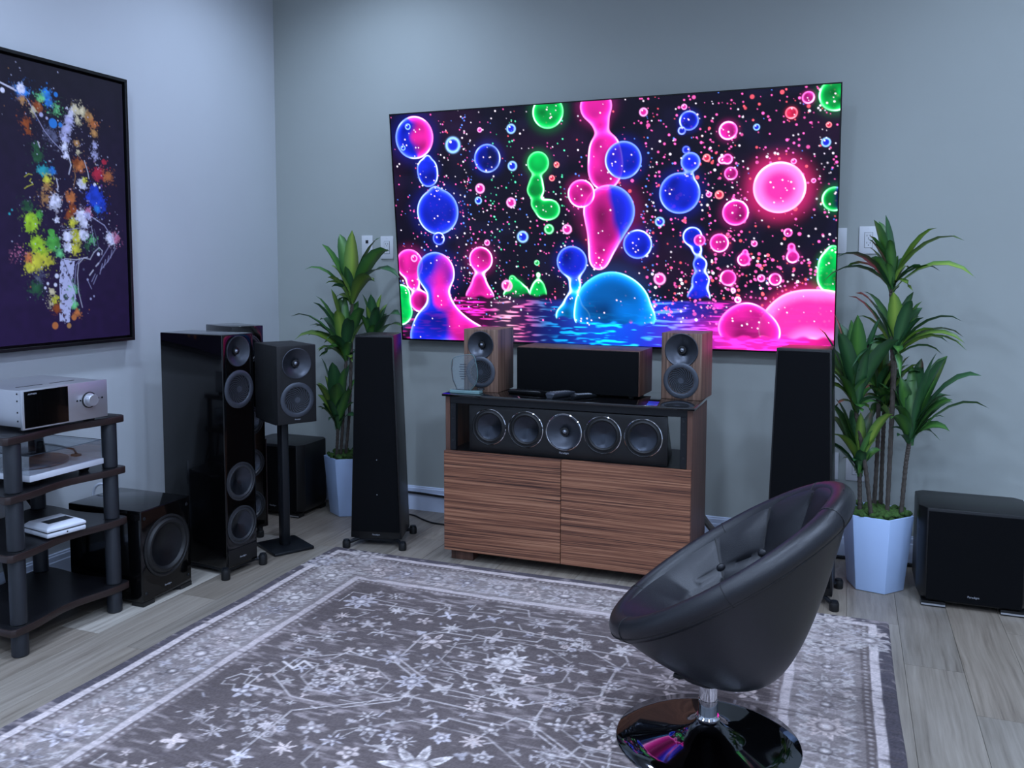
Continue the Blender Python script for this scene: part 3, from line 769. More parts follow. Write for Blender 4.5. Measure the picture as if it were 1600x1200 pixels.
        al = sstep(.0025, -.0025, sd) * (.96 if a != 'd' else .9) * sstep(ycl + .006, ycl - .012, yy + .006 * np.sin(xx * 70))
        img[w] = img[w] * (1 - al[..., None]) + np.clip(body, 0, 1.3) * al[..., None]
        # sparks seen inside
        for _ in range(int(10 * rm / .1)):
            c = cs[r2.integers(len(cs))]
            C.disc(c[0] + r2.normal(0, c[2] * .4), c[1] + r2.normal(0, c[2] * .4), r2.uniform(.0015, .004), (1, .75, 1), .8)
    for (ka, x, y, r) in TV_RINGS:
        w = C.win(x - r - .01, x + r + .01, y - r - .01, y + r + .01)
        if w is None:
            continue
        d = np.hypot(X[w] - x, Y[w] - y)
        C.over(w, np.array(HUE[ka]) * .5, sstep(r, r - .003, d) * .75)
        C.over(w, np.array(RIM[ka]), np.exp(-((d - r * .86) / (r * .16)) ** 2) * .9)
        C.disc(x - r * .3, y - r * .4, r * .14, (1, .9, 1), .9)
    return np.clip(img, 0, 1.2)


# ---- the framed print
def art_image():
    W, H = ART_YR - ART_YL - .05, ART_ZT - ART_ZB - .05
    C = Canvas(W, H, 300, 390)
    C.X += .025; C.Y += .025                     # the data is measured from the frame's outer corner
    C.win0 = C.win
    C.win = lambda a, b, c, d: C.win0(a - .025, b - .025, c - .025, d - .025)
    t = (C.Y / H)[..., None]
    top, bot = np.array(lin('#1b1722')), np.array(lin('#2a1540'))
    C.img[:] = top * (1 - t) + bot * t
    C.img *= (.85 + .3 * smooth_noise((390, 300), (40, 30)))[..., None]
    r2 = np.random.default_rng(9)
    n = .5 * smooth_noise((390, 300), (90, 70), r2) + .5 * smooth_noise((390, 300), (180, 150), r2)
    for (x, y, r, c, a) in ART_BLOBS:
        w = C.win(x - 1.7 * r, x + 1.7 * r, y - 1.7 * r, y + 1.7 * r)
        if w is None:
            continue
        d = np.hypot(C.X[w] - x, C.Y[w] - y) / r
        dens = np.clip(1.25 - d, 0, 1) * (a * 1.2 + .08)
        al = sstep(.78, .42, n[w] + .42 - dens) * np.clip(.35 + dens, 0, 1)
        sh = .6 + .8 * smooth_noise(d.shape, (6, 6), r2)
        C.img[w] = C.img[w] * (1 - al[..., None]) + (np.array(lin(c)) * sh[..., None]) * al[..., None]
        for _ in range(int(10 + 500 * r)):
            an, rr = r2.uniform(0, 2 * PI), r * abs(r2.normal(.9, .35))
            C.disc(x + rr * math.cos(an), y + rr * math.sin(an), r2.uniform(.0008, .0035), lin(c), r2.uniform(.5, 1))
    # trouser leg
    P = ART_LEG
    w = C.win(min(p[0] for p in P), max(p[0] for p in P), min(p[1] for p in P), max(p[1] for p in P))
    xx, yy = C.X[w], C.Y[w]
    ins = np.zeros(xx.shape, bool)
    for (xa, ya), (xb, yb) in zip(P, P[1:] + P[:1]):
        cnd = ((ya > yy) != (yb > yy)) & (xx < (xb - xa) * (yy - ya) / (yb - ya + 1e-12) + xa)
        ins ^= cnd
    C.over(w, lin('#d4d2f0'), ins * sstep(.22, .48, n[w] + .25 * (smooth_noise(xx.shape, (14, 6), r2) - .35)) * .9)
    for pts, wd, c in ART_LINES:
        C.stroke(pts, max(wd * .8, .003), lin(c), .75)
    for (x, y, r, c, a) in ART_DISCS:
        C.disc(x, y, r, lin(c))
    for _ in range(260):
        b = ART_BLOBS[r2.integers(len(ART_BLOBS))]
        C.disc(b[0] + r2.normal(0, .05), b[1] + r2.normal(0, .05), r2.uniform(.0008, .003), lin(['#d8d4ee', b[3]][r2.integers(2)]), .8)
    return C.img, W, H


# ---- the rug
RUG_X0, RUG_X1, RUG_Y1, RUG_Y0 = 0.844, 3.307, -0.747, -3.797


def rug_image():
    W, L = RUG_X1 - RUG_X0, RUG_Y1 - RUG_Y0
    nx, ny = 580, 710
    C = Canvas(W, L, nx, ny)
    X, Y = C.X, C.Y
    r2 = np.random.default_rng(21)
    DARK, MID, LIGHT = np.array(lin('#575052')), np.array(lin('#8a8280')), np.array(lin('#eae2e0'))
    wob = (smooth_noise((ny, nx), (60, 40), r2) - .5) * .006
    d = np.minimum(np.minimum(X, W - X), np.minimum(Y, L - Y)) + wob
    base = np.zeros((ny, nx, 3)) + np.array(lin('#655d5d'))
    band = lambda a, b: (sstep(a - .003, a + .003, d) * sstep(b + .003, b - .003, d))[..., None]
    base = base * (1 - band(-1, .045)) + np.array(lin('#57535a')) * band(-1, .045)
    base = base * (1 - band(.045, .075)) + np.array(lin('#d2c8c8')) * band(.045, .075)
    base = base * (1 - band(.075, .105)) + np.array(lin('#716868')) * band(.075, .105)
    base = base * (1 - band(.105, .315)) + np.array(lin('#8f8786')) * band(.105, .315)
    base = base * (1 - band(.315, .345)) + np.array(lin('#c6bcbc')) * band(.315, .345)
    base = base * (1 - band(.345, .375)) + np.array(lin('#7a7070')) * band(.345, .375)
    C.img[:] = base

    def flower(x, y, r, n, col, a=.9, core=True, rot=None, depth=.35, sq=1.0):
        w = C.win(x - r * 1.1, x + r * 1.1, y - r * 1.1, y + r * 1.1)
        if w is None:
            return
        xx, yy = X[w] - x, (Y[w] - y) / sq
        th = np.arctan2(yy, xx) + (rot if rot is not None else r2.uniform(0, 6))
        rr = np.hypot(xx, yy)
        kind = r2.integers(3)
        if kind == 0:
            e = r * (1 - depth * .6 + depth * .6 * np.cos(n * th))
        elif kind == 1:
            e = r * (1 - depth + depth * (4 * np.abs((n * th / (2 * PI)) % 1 - .5) - 1))
        else:
            e = r * (1 - depth * .7 + depth * .5 * np.cos(n * th) + depth * .3 * np.cos(2 * n * th + 1))
        C.over(w, col * (.82 + .3 * r2.random(rr.shape))[..., None], sstep(.004, -.004, rr - e) * a)
        if r > .045:
            C.over(w, DARK * 1.15, (sstep(.3, .9, np.cos(n * th)) * sstep(r * .42, r * .5, rr) * sstep(r * .8, r * .65, rr)) * .55)
        if core:
            C.over(w, DARK * 1.2, np.exp(-((rr - r * .33) / (r * .07 + .002)) ** 2) * .8)
            C.over(w, LIGHT * .95, sstep(.003, -.003, rr - r * .14) * a)

    def tint():
        return LIGHT * np.array([[1, 1, 1], [.95, .97, 1.06], [1.05, .98, .96], [.8, .8, .82], [.9, .88, .9]][r2.integers(5)]) * r2.uniform(.72, 1.0)

    # border: rosettes with leaves between, along the four sides
    def side(n, fx):
        for i in range(n):
            s_ = (i + .5) / n
            x, y = fx(s_, .21)
            if i % 2 == 0:
                flower(x, y, .075, 8, tint(), .85, True, 0.2)
            else:
                flower(x, y, .055, 6, tint() * .85, .8, True, .5, .5)
            for q in (-.3, .3):
                for off in (.145, .275):
                    xa, ya = fx(s_ + q / n, off)
                    flower(xa, ya, .028, 4, tint() * .8, .7, False, None, .5)
            for q in (-.5, -.25, 0, .25):
                xa, ya = fx(s_ + q / n, .13); xb, yb = fx(s_ + (q + .18) / n, .155)
                C.stroke([(xa, ya), (xb, yb)], .008, LIGHT * .7, .6)
                xa, ya = fx(s_ + q / n, .29); xb, yb = fx(s_ + (q + .18) / n, .262)
                C.stroke([(xa, ya), (xb, yb)], .008, LIGHT * .7, .6)
    side(22, lambda t, o: (o, t * L)); side(22, lambda t, o: (W - o, t * L))
    side(17, lambda t, o: (t * W, o)); side(17, lambda t, o: (t * W, L - o))
    for i in range(int(L / .025)):
        for x in (.09, W - .09, .36, W - .36):
            C.disc(x, i * .025, .006, LIGHT * .7, .6)
    for i in range(int(W / .025)):
        for y in (.09, .36):
            C.disc(i * .025, y, .006, LIGHT * .7, .6)
    # field
    m0 = .40
    placed = []
    def room(x, y, r):
        return all((x - a) ** 2 + (y - b) ** 2 > (r + c) ** 2 for a, b, c in placed)
    cx, cy = W / 2, L / 2
    # stepped medallion outlines
    for (mx, my, s_) in ((cx, .85, .34), (cx, cy, .46), (cx - .45, 1.15, .22), (cx + .45, 1.15, .22), (cx, 2.2, .34)):
        q = [(math.cos(k * PI / 4 + PI / 8), math.sin(k * PI / 4 + PI / 8)) for k in range(9)]
        C.stroke([(mx + a * s_ * 1.15, my + b * s_ * .8) for a, b in q], .005, LIGHT * .95, .75)
        C.stroke([(mx + a * s_ * .7, my + b * s_ * .5) for a, b in q], .0045, LIGHT * .8, .6)
        flower(mx, my, .085 * s_ / .34, 8, LIGHT, .85, True)
        placed.append((mx, my, .1))
        for k in range(8):
            a = k * PI / 4
            x, y = mx + s_ * .45 * math.cos(a), my + s_ * .35 * math.sin(a)
            flower(x, y, .033, 5, tint(), .8, True)
            placed.append((x, y, .03))
    tries = 0
    while len(placed) < 430 and tries < 14000:
        tries += 1
        big = r2.random()
        r = r2.uniform(.055, .085) if big < .22 else (r2.uniform(.03, .05) if big < .6 else r2.uniform(.012, .024))
        x, y = r2.uniform(m0 + r, W - m0 - r), r2.uniform(m0 + r, L - m0 - r)
        if not room(x, y, r * .9):
            continue
        placed.append((x, y, r))
        kind = r2.integers(5)
        if r > .05 and kind < 3:
            flower(x, y, r, int(r2.choice([6, 8, 10])), tint(), .85, True, None, .42)
        elif r > .05:
            for k in range(8):
                a = k * PI / 4
                flower(x + r * .75 * math.cos(a), y + r * .75 * math.sin(a), r * .27, 5, tint(), .8, True, None, .2)
            flower(x, y, r * .38, 6, tint(), .85, False)
        elif r > .028:
            flower(x, y, r, int(r2.choice([4, 5, 7, 8])), tint(), .85, kind < 2, None, .55)
        else:
            flower(x, y, r, int(r2.choice([3, 4, 5])), tint() * .9, .75, False, None, .45)
    # angular stems
    for _ in range(120):
        x, y = r2.uniform(m0, W - m0), r2.uniform(m0, L - m0)
        pts = [(x, y)]
        dr = r2.choice([-1, 1])
        for k in range(r2.integers(2, 5)):
            if k % 2 == 0:
                x += dr * r2.uniform(.04, .16); y += r2.uniform(-.015, .015)
            else:
                y += r2.choice([-1, 1]) * r2.uniform(.02, .08); x += dr * r2.uniform(0, .03)
            pts.append((min(max(x, m0), W - m0), min(max(y, m0), L - m0)))
        C.stroke(pts, r2.uniform(.003, .006), LIGHT * r2.uniform(.75, 1), .75)
    for _ in range(7):
        x, y = r2.uniform(m0 + .1, W - m0 - .1), r2.uniform(m0 + .1, L - m0 - .1)
        s_ = r2.uniform(.02, .035)
        C.stroke([(x - 2 * s_, y), (x, y + s_), (x + .1 * s_, y - s_), (x + 2 * s_, y)], .010, LIGHT, .85)
    for _ in range(420):
        x, y = r2.uniform(.1, W - .1), r2.uniform(.1, L - .1)
        a = r2.uniform(0, PI)
        q = r2.uniform(.006, .016)
        C.stroke([(x - q * math.cos(a), y - q * math.sin(a)), (x + q * math.cos(a), y + q * math.sin(a))], .006, tint(), .7)
    # faded weave: streaks across the width, worn patches
    st = smooth_noise((ny, nx), (330, 12), r2)
    st2 = smooth_noise((ny, nx), (200, 50), r2)
    fine = r2.random((ny, nx))
    worn = smooth_noise((ny, nx), (9, 7), r2)
    st3 = smooth_noise((ny, nx), (440, 90), r2)
    k = sstep(.50, .85, .35 * st + .3 * st2 + .35 * st3)[..., None] * .8
    C.img = C.img * (1 - k) + DARK * 1.05 * k
    k2 = sstep(.52, .80, .5 * st2[::-1, ::-1] + .25 * worn + .25 * st3[::-1])[..., None] * .5
    C.img = C.img * (1 - k2) + np.array(lin('#bdb2b2')) * k2
    C.img *= (.74 + .20 * st + .34 * fine + .22 * (worn - .5))[..., None]
    return np.clip(C.img * np.array([1.0, .96, .93]), 0, 1)


# rug object
_ri = rug_image()[::-1]                              # image row 0 is the edge nearest the back wall
def _rug_shape(co, jj, ii):
    e = np.minimum(np.minimum(jj * (RUG_X1 - RUG_X0), (1 - jj) * (RUG_X1 - RUG_X0)), np.minimum(ii, 1 - ii) * (RUG_Y1 - RUG_Y0))
    co[..., 2] = np.where(e < 1e-6, 0.0008, np.where(e < .006, 0.005, 0.0075)) + 0.0
    wx = smooth_noise(jj.shape, (9, 3)) - .5
    wy = smooth_noise(jj.shape, (3, 9)) - .5
    co[..., 0] += wx * .012
    co[..., 1] += wy * .012
    return co
_rm = print_grid('area_rug', _ri, (RUG_X0, RUG_Y0, 0), (RUG_X1 - RUG_X0, 0, 0), (0, RUG_Y1 - RUG_Y0, 0), _rug_shape)
_rm.flip_normals()
rug = link('area_rug', _rm, MAT['rug'])
tag(rug, 'faded grey and taupe floral area rug with a banded border', 'rug')

# ------------------------------------------------------------------ television
_tilt = math.atan2(0.123, 1.193)
tv = thing('television', 'large wall-mounted television showing neon pink, blue and green liquid bubbles', 'television', (0.858 + TVW / 2, -0.071, 0.958))
tv.rotation_euler = (_tilt, 0, 0)
_sm = print_grid('screen', tv_image(), (-TVW / 2 + .006, 0, TVH - .006), (TVW - .012, 0, 0), (0, 0, -TVH + .014))
link('screen', _sm, MAT['tv_screen'], tv)
fr = MB()
hw = TVW / 2
fr.box(-hw, -hw + .006, -.003, .022, 0, TVH).box(hw - .006, hw, -.003, .022, 0, TVH).box(-hw + .006, hw - .006, -.003, .022, TVH - .006, TVH).box(-hw + .006, hw - .006, -.003, .022, 0, .008)
part('bezel', fr, MAT['bezel'], tv)
part('back_cover', MB().box(-hw + .006, hw - .006, .002, .022, .008, TVH - .006).box(-hw + .3, hw - .3, .022, .045, .12, .75), MAT['black_matte'], tv)
part('wall_bracket', MB().box(-.35, .35, .045, .062, .2, .24).box(-.35, .35, .045, .062, .6, .64).box(-.3, -.26, .045, .075, .2, .66).box(.26, .3, .045, .075, .2, .66), MAT['metal_black'], tv)

# ------------------------------------------------------------------ framed print on the left wall
_ai, _aw, _ah = art_image()
art = thing('framed_print', 'black framed dark purple print of a guitarist in colourful paint splatter', 'picture', (0, (ART_YL + ART_YR) / 2, ART_ZB))
W2, H2 = (ART_YR - ART_YL) / 2, ART_ZT - ART_ZB
for nm, b in (('frame_rail', (.004, .048, -W2, W2, 0, .014)), ('frame_rail', (.004, .048, -W2, W2, H2 - .014, H2)), ('frame_stile', (.004, .048, -W2, -W2 + .014, .014, H2 - .014)), ('frame_stile', (.004, .048, W2 - .014, W2, .014, H2 - .014))):
    part(nm, MB().box(*b), MAT['black_satin'], art, .001, 1)
part('backing', MB().box(.003, .012, -W2 + .014, W2 - .014, .014, H2 - .014), MAT['black_matte'], art)
part('canvas_edge', MB().box(.012, .0405, -_aw / 2, _aw / 2, .025, .025 + _ah), MAT['black_matte'], art)
_cm = print_grid('canvas', _ai, (.041, -_aw / 2, .025 + _ah), (0, _aw, 0), (0, 0, -_ah))
link('canvas', _cm, MAT['canvas'], art)

# ------------------------------------------------------------------ loudspeaker pieces (front is local -Y)
def tapered(wb, db, wt, dt, z0, z1, yf=0.0):
    """tapered column whose front stays in the plane y = yf"""
    return MB().loft([[(-wb / 2, yf, z0), (wb / 2, yf, z0), (wb / 2 * .86, yf + db, z0), (-wb / 2 * .86, yf + db, z0)],
                      [(-wt / 2, yf, z1), (wt / 2, yf, z1), (wt / 2 * .86, yf + dt, z1), (-wt / 2 * .86, yf + dt, z1)]])


def cone_driver(parent, x, z, y, r, ring='driver_ring', cone='cone', name='woofer', chrome=False, n=40):
    o = (x, y, z)
    w = part(name, MB().lathe([(r * .98, 0), (r * .98, .003), (r * .90, .004), (r * .88, .001), (r * .78, .0045), (r * .71, .0005), (r * .70, -.002)], o, '-Y', n), MAT[ring], parent)
    part('cone', MB().lathe([(r * .70, -.001), (r * .03, -r * .27), (0, -r * .27)], o, '-Y', n), MAT[cone], w)
    if chrome:
        part('trim_ring', MB().lathe([(r, 0), (r * 1.0, .004), (r * .965, .006), (r * .95, .004), (r * .95, 0)], o, '-Y', n), MAT['chrome'], w)
    return w


def horn_driver(parent, x, z, y, r, name='tweeter', n=40):
    o = (x, y, z)
    w = part(name, MB().lathe([(r, 0), (r, .003), (r * .96, .004), (r * .93, .002), (r * .55, -.012), (r * .25, -.022), (r * .2, -.024), (0, -.024)], o, '-Y', n), MAT['horn'], parent)
    part('dome_ring', MB().lathe([(r * .26, -.016), (r * .24, -.008), (r * .17, -.007), (r * .16, -.014)], o, '-Y', 24), MAT['rubber'], w)
    part('dome', MB().lathe([(r * .16, -.012), (r * .12, -.006), (r * .06, -.003), (0, -.002)], o, '-Y', 20), MAT['dome'], w)
    return w


def lens_driver(parent, x, z, y, r, name='midrange', arms=20, n=40):
    """driver behind a perforated swirl plate"""
    o = (x, y, z)
    w = part(name, MB().lathe([(r, 0), (r, .003), (r * .93, .006), (r * .80, .007), (r * .74, .005), (r * .72, .002), (r * .72, -.004)], o, '-Y', n), MAT['lens'], parent)
    part('cone', MB().lathe([(r * .72, -.003), (r * .3, -.012), (0, -.014)], o, '-Y', n), MAT['slot'], w)
    mb = MB()
    for k in range(arms):
        a0 = 2 * PI * k / arms
        pts = []
        for s in range(8):
            t = s / 7
            rr = r * (.14 + .58 * t)
            a = a0 + 1.35 * t
            wd = (.024 + .050 * t) * r
            pts.append((a, rr, wd))
        for h in (0.0,):
            vs = []
            for a, rr, wd in pts:
                da = wd / rr * .5
                vs.append((x + rr * math.cos(a - da), y - .004, z + rr * math.sin(a - da)))
                vs.append((x + rr * math.cos(a + da), y - .004, z + rr * math.sin(a + da)))
            mb.add(vs, [(2 * i, 2 * i + 1, 2 * i + 3, 2 * i + 2) for i in range(7)])
    mb.lathe([(0, .005), (r * .16, .005), (r * .16, .002)], o, '-Y', 20)
    part('swirl_plate', mb, MAT['lens'], w)
    return w


def outrigger_feet(t, pts, zarm=.03, hub=None, r=.019, h=.034):
    """round feet on short arms under a tower"""
    for (x, y, hx, hy) in pts:
        f = part('foot', MB().lathe([(0, 0.0), (r * .92, 0.0), (r, .004), (r, h - .006), (r * .9, h), (0, h)], (x, y, .0005), 'Z', 20), MAT['rubber'], t)
        part('cap', MB().lathe([(0, h + .0005), (r * .8, h + .0005), (r * .75, h + .006), (0, h + .007)], (x, y, .0005), 'Z', 20), MAT['metal_black'], f)
        part('outrigger', MB().cyl((x, y, h * .62), (hx, hy, zarm), .008, .011, 10), MAT['metal_black'], t)


def grille_tower(label, x, y, deg, wb, wt, db, dt, h, marks):
    t = thing('floor_speaker', label, 'speaker', (x, y, 0), facing(deg))
    z0 = .042
    part('body', tapered(wb, db, wt, dt, z0, h, .008), MAT['black_satin'], t, .003, 2)
    f = lambda z: (wb + (wt - wb) * (z - z0) / (h - z0)) / 2 - .008
    za, zb = z0 + .035, h - .01
    part('grille', MB().loft([[(-f(za), -.004, za), (f(za), -.004, za), (f(za), .008, za), (-f(za), .008, za)], [(-f(zb), -.004, zb), (f(zb), -.004, zb), (f(zb), .008, zb), (-f(zb), .008, zb)]]), MAT['grille'], t, .002, 2)
    text_part('Paradigm', .0105, t, (.0, .0072, z0 + .018), MAT['logo'])
    for (mx, mz) in marks:
        part('grille_pin', MB().lathe([(0, .001), (.0022, .001), (.0022, 0)], (mx, -.004, mz), '-Y', 10), MAT['logo'], t)
    w2 = wb / 2
    outrigger_feet(t, [(-w2 - .012, -.022, -w2 * .7, .03), (w2 + .012, -.022, w2 * .7, .03), (-w2 * .86 - .012, db + .03, -w2 * .6, db - .04), (w2 * .86 + .012, db + .03, w2 * .6, db - .04)], .036)
    part('plinth', MB().box(-w2 * .75, w2 * .75, .02, db - .02, .028, z0), MAT['metal_black'], t)
    return t


grille_tower('tapered black floor speaker with grille standing left of the wooden cabinet', 1.027, -.67, -77, .255, .19, .215, .185, 1.03, [(0.01, .43), (0.01, .26)])
grille_tower('tapered black floor speaker with grille standing behind the leather chair', 2.965, -.655, -97, .268, .212, .215, .185, 1.03, [(-.03, .42), (.03, .42)])

# gloss black tower facing the room
t = thing('floor_speaker', 'tall gloss black floor speaker with four exposed round drivers', 'speaker', (.645, -1.1775, 0), facing(-6.8))
cut_holes(part('body', MB().box(-.091, .091, .0, .38, .035, 1.06), MAT['black_gloss'], t, .004, 3), [(0, .985, .064), (0, .818, .06), (0, .408, .078), (0, .213, .078)], 0)
part('base_plate', MB().box(-.086, .086, .01, .37, .022, .035), MAT['metal_black'], t)
horn_driver(t, 0, .985, -.0005, .068)
lens_driver(t, 0, .818, -.0005, .084)
cone_driver(t, 0, .408, -.0005, .087)
cone_driver(t, 0, .213, -.0005, .087)
part('front_panel', MB().box(-.085, .085, -.004, -.0002, .045, .115), MAT['black_satin'], t, .001, 1)
text_part('Paradigm', .0105, t, (0, -.0045, .072), MAT['logo'])
outrigger_feet(t, [(-.112, -.012, -.06, .05), (.112, -.012, .06, .05), (-.112, .37, -.06, .33), (.112, .37, .06, .33)], .03, h=.045)

# second dark tower behind it
t = thing('floor_speaker', 'black floor speaker half hidden behind the tall gloss black tower', 'speaker', (.283 + .124, -.751 - .0557, 0), facing(-24.2))
cut_holes(part('body', MB().box(-.083, .083, 0, .272, .058, 1.066), MAT['black_gloss'], t, .003, 2), [(0, .955, .064)] + [(0, z, .067) for z in (.60, .39, .18)], 0)
cone_driver(t, 0, .955, -.0005, .072)
for z in (.60, .39, .18):
    cone_driver(t, 0, z, -.0005, .075)
part('side_trim', MB().box(.0835, .088, -.002, .06, .06, .5), MAT['shelf_edge'], t)
for sx in (-.06, .06):
    for yy in (.03, .24):
        part('foot', MB().lathe([(0, .0005), (.017, .0005), (.019, .006), (.019, .03), (.015, .034), (.015, .058), (0, .058)], (sx, yy, 0), 'Z', 18), MAT['rubber'], t)

# stand and the small black speaker on it
t = thing('speaker_stand', 'black metal speaker stand with a square plate and single pole', 'stand', (.617, -.828, 0), facing(-30.5))
part('base_plate', MB().box(-.1, .1, -.113, .113, .0005, .016), MAT['metal_black'], t, .005, 2)
part('pole', MB().prism([(-.022, -.014), (-.014, -.024), (.014, -.024), (.022, -.014), (.022, .02), (-.022, .02)], .016, .616), MAT['metal_black'], t, .003, 2)
part('top_plate', MB().box(-.075, .075, -.09, .09, .616, .624), MAT['metal_black'], t, .002, 1)
part('cable_channel', MB().box(-.012, .012, .02, .028, .02, .61), MAT['rubber'], t)


def bookshelf(label, x, y, z, deg, w, d, h, body, zt, zw, rt, rw, logo_z, group=None):
    t = thing('bookshelf_speaker', label, 'speaker', (x, y, z), facing(deg), group)
    cut_holes(part('body', MB().box(-w / 2, w / 2, 0, d, .0, h), body, t, .002, 2), [(0, zt, rt * .94), (0, zw, rw * .7)], 0)
    horn_driver(t, 0, zt, -.0005, rt)
    lens_driver(t, 0, zw, -.0005, rw)
    part('badge', MB().box(-.018, .018, -.002, 0, logo_z - .004, logo_z + .004), MAT['slot'], t)
    text_part('Paradigm', .0075, t, (0, -.0025, logo_z), MAT['logo'])
    return t


_a = R(-31.8)
bookshelf('matte black bookshelf speaker mounted on the slim metal stand', .627 + .1395 * math.cos(_a), -.817 + .1395 * math.sin(_a), .6245, -31.8, .191, .279, .365, MAT['black_matte'], .281, .111, .072, .082, .02)

# ------------------------------------------------------------------ subwoofers
t = thing('subwoofer', 'gloss black cube subwoofer with a large exposed cone beside the rack', 'subwoofer', (.548, -1.527, 0), facing(0))
cut_holes(part('body', MB().box(-.138, .138, 0, .38, .018, .387), MAT['black_gloss'], t, .005, 3), [(0, .215, .1)], 0)
d_ = part('woofer', MB().lathe([(.126, 0), (.126, .004), (.118, .006), (.113, .002), (.104, .011), (.095, .011), (.086, .002), (.085, -.002)], (0, -.0005, .215), '-Y', 48), MAT['rubber'], t)
part('cone', MB().lathe([(.085, -.001), (.06, -.012), (.02, -.019), (0, -.020)], (0, -.0005, .215), '-Y', 48), MAT['cone_black'], d_)
text_part('Paradigm', .010, t, (.0, -.001, .052), MAT['logo'])
for sx in (-1, 1):
    part('foot', MB().prism([(sx * .136, .0), (sx * .136, .06), (sx * .05, .06), (sx * .075, .0)][::sx], .0005, .018), MAT['black_satin'], t)
    part('foot', MB().box(min(sx * .136, sx * .07), max(sx * .136, sx * .07), .31, .37, .0005, .018), MAT['black_satin'], t)
for sx in (-.118, .118):
    for zz in (.05, .355):
        part('bolt', MB().lathe([(0, .002), (.006, .002), (.007, 0)], (sx, -.0005, zz), '-Y', 12), MAT['metal_black'], t)


def grille_sub(label, x, y, deg, w, d, h):
    t = thing('subwoofer', label, 'subwoofer', (x, y, 0), facing(deg))
    c = .03
    poly = [(-w / 2 + c, 0), (w / 2 - c, 0), (w / 2, c * 1.4), (w / 2, d - .03), (w / 2 - .03, d), (-w / 2 + .03, d), (-w / 2, d - .03), (-w / 2, c * 1.4)]
    inset = [(p[0] * .92, p[1] * .96 + .005) for p in poly]
    part('body', MB().loft([[(a, b, .022) for a, b in inset], [(a, b, .055) for a, b in poly], [(a, b, h) for a, b in poly]]), MAT['black_satin'], t, .003, 2)
    part('grille', MB().box(-w / 2 + c + .004, w / 2 - c - .004, -.006, -.0003, .03, h - .012), MAT['grille'], t, .002, 1)
    text_part('Paradigm', .0115, t, (0, -.0068, .058), MAT['logo'])
    hs = MB()
    for k in range(22):
        xx = -w * .32 + w * .64 * k / 21
        hs.box(xx - .002, xx + .002, d + .0005, d + .02, .08, h - .01)
    part('heat_sink', hs, MAT['metal_black'], t)
    for sx in (-1, 1):
        a, b = sorted((sx * (w / 2 - .018), sx * (w / 2 - .105)))
        f = part('foot', MB().box(a, b, -.002, .05, .0005, .022), MAT['black_satin'], t)
        part('foot_trim', MB().box(a, b, -.0045, -.0022, .006, .012), MAT['silver'], f)
        part('foot', MB().box(a, b, d - .06, d - .01, .0005, .022), MAT['black_satin'], t)
    return t


grille_sub('chamfered black subwoofer with cloth grille at the right beside the potted plant', 3.617, -.505, -90, .405, .30, .40)
grille_sub('black subwoofer in the room corner behind the speaker stand', .232, -.395, -90, .36, .27, .396)

# ------------------------------------------------------------------ wooden media cabinet
CX0, CX1, CYF, CYB = 1.413, 2.540, -.71, -.30
cab = thing('media_cabinet', 'walnut media cabinet with two doors, open speaker bay and black glass top', 'cabinet', ((CX0 + CX1) / 2, (CYF + CYB) / 2, 0))
cw, cd = (CX1 - CX0) / 2, (CYB - CYF) / 2
for s_ in (-1, 1):
    a, b = sorted((s_ * cw, s_ * (cw - .022)))
    part('side_panel', MB().box(a, b, -cd + .02, cd, .05, .762), MAT['walnut_side'], cab, .001, 1)
part('bottom_panel', MB().box(-cw + .022, cw - .022, -cd + .024, cd, .05, .068), MAT['walnut_side'], cab)
part('back_panel', MB().box(-cw + .022, cw - .022, cd - .012, cd, .068, .5), MAT['walnut_side'], cab)
part('bay_floor', MB().box(-cw + .022, cw - .022, -cd + .024, cd, .5, .514), MAT['black_satin'], cab)
part('top_panel', MB().box(-cw - .008, cw + .012, -cd - .004, cd + .004, .765, .777), MAT['black_glass'], cab, .002, 2)
part('top_rail', MB().box(-cw + .022, cw - .022, -cd + .022, -cd + .045, .732, .7645), MAT['metal_black'], cab, .001, 1)
part('top_rail', MB().box(-cw + .022, cw - .022, cd - .03, cd - .008, .732, .7645), MAT['metal_black'], cab, .001, 1)
for s_ in (-1, 1):
    for (ya, yb) in ((-cd + .022, -cd + .045), (cd - .03, cd - .008)):
        a, b = sorted((s_ * (cw - .023), s_ * (cw - .05)))
        po = part('frame_post', MB().box(a, b, ya, yb, .5145, .732), MAT['metal_black'], cab, .001, 1)
        for zz in (.56, .66, .715):
            part('bolt', MB().lathe([(0, .003), (.004, .003), (.005, 0)], ((a + b) / 2, ya - .0002, zz), '-Y', 10), MAT['slot'], po)
for s_ in (-1, 1):
    a, b = sorted((s_ * .0015, s_ * cw))
    part('door', MB().box(a, b, -cd, -cd + .02, .05, .514), MAT['door'], cab, .0012, 1)
for s_ in (-1, 1):
    a, b = sorted((s_ * (cw - .02), s_ * (cw - .13)))
    part('foot', MB().box(a, b, -cd + .035, -cd + .09, .0005, .05), MAT['walnut_side'], cab)
    part('foot', MB().box(a, b, cd - .08, cd - .02, .0005, .05), MAT['walnut_side'], cab)

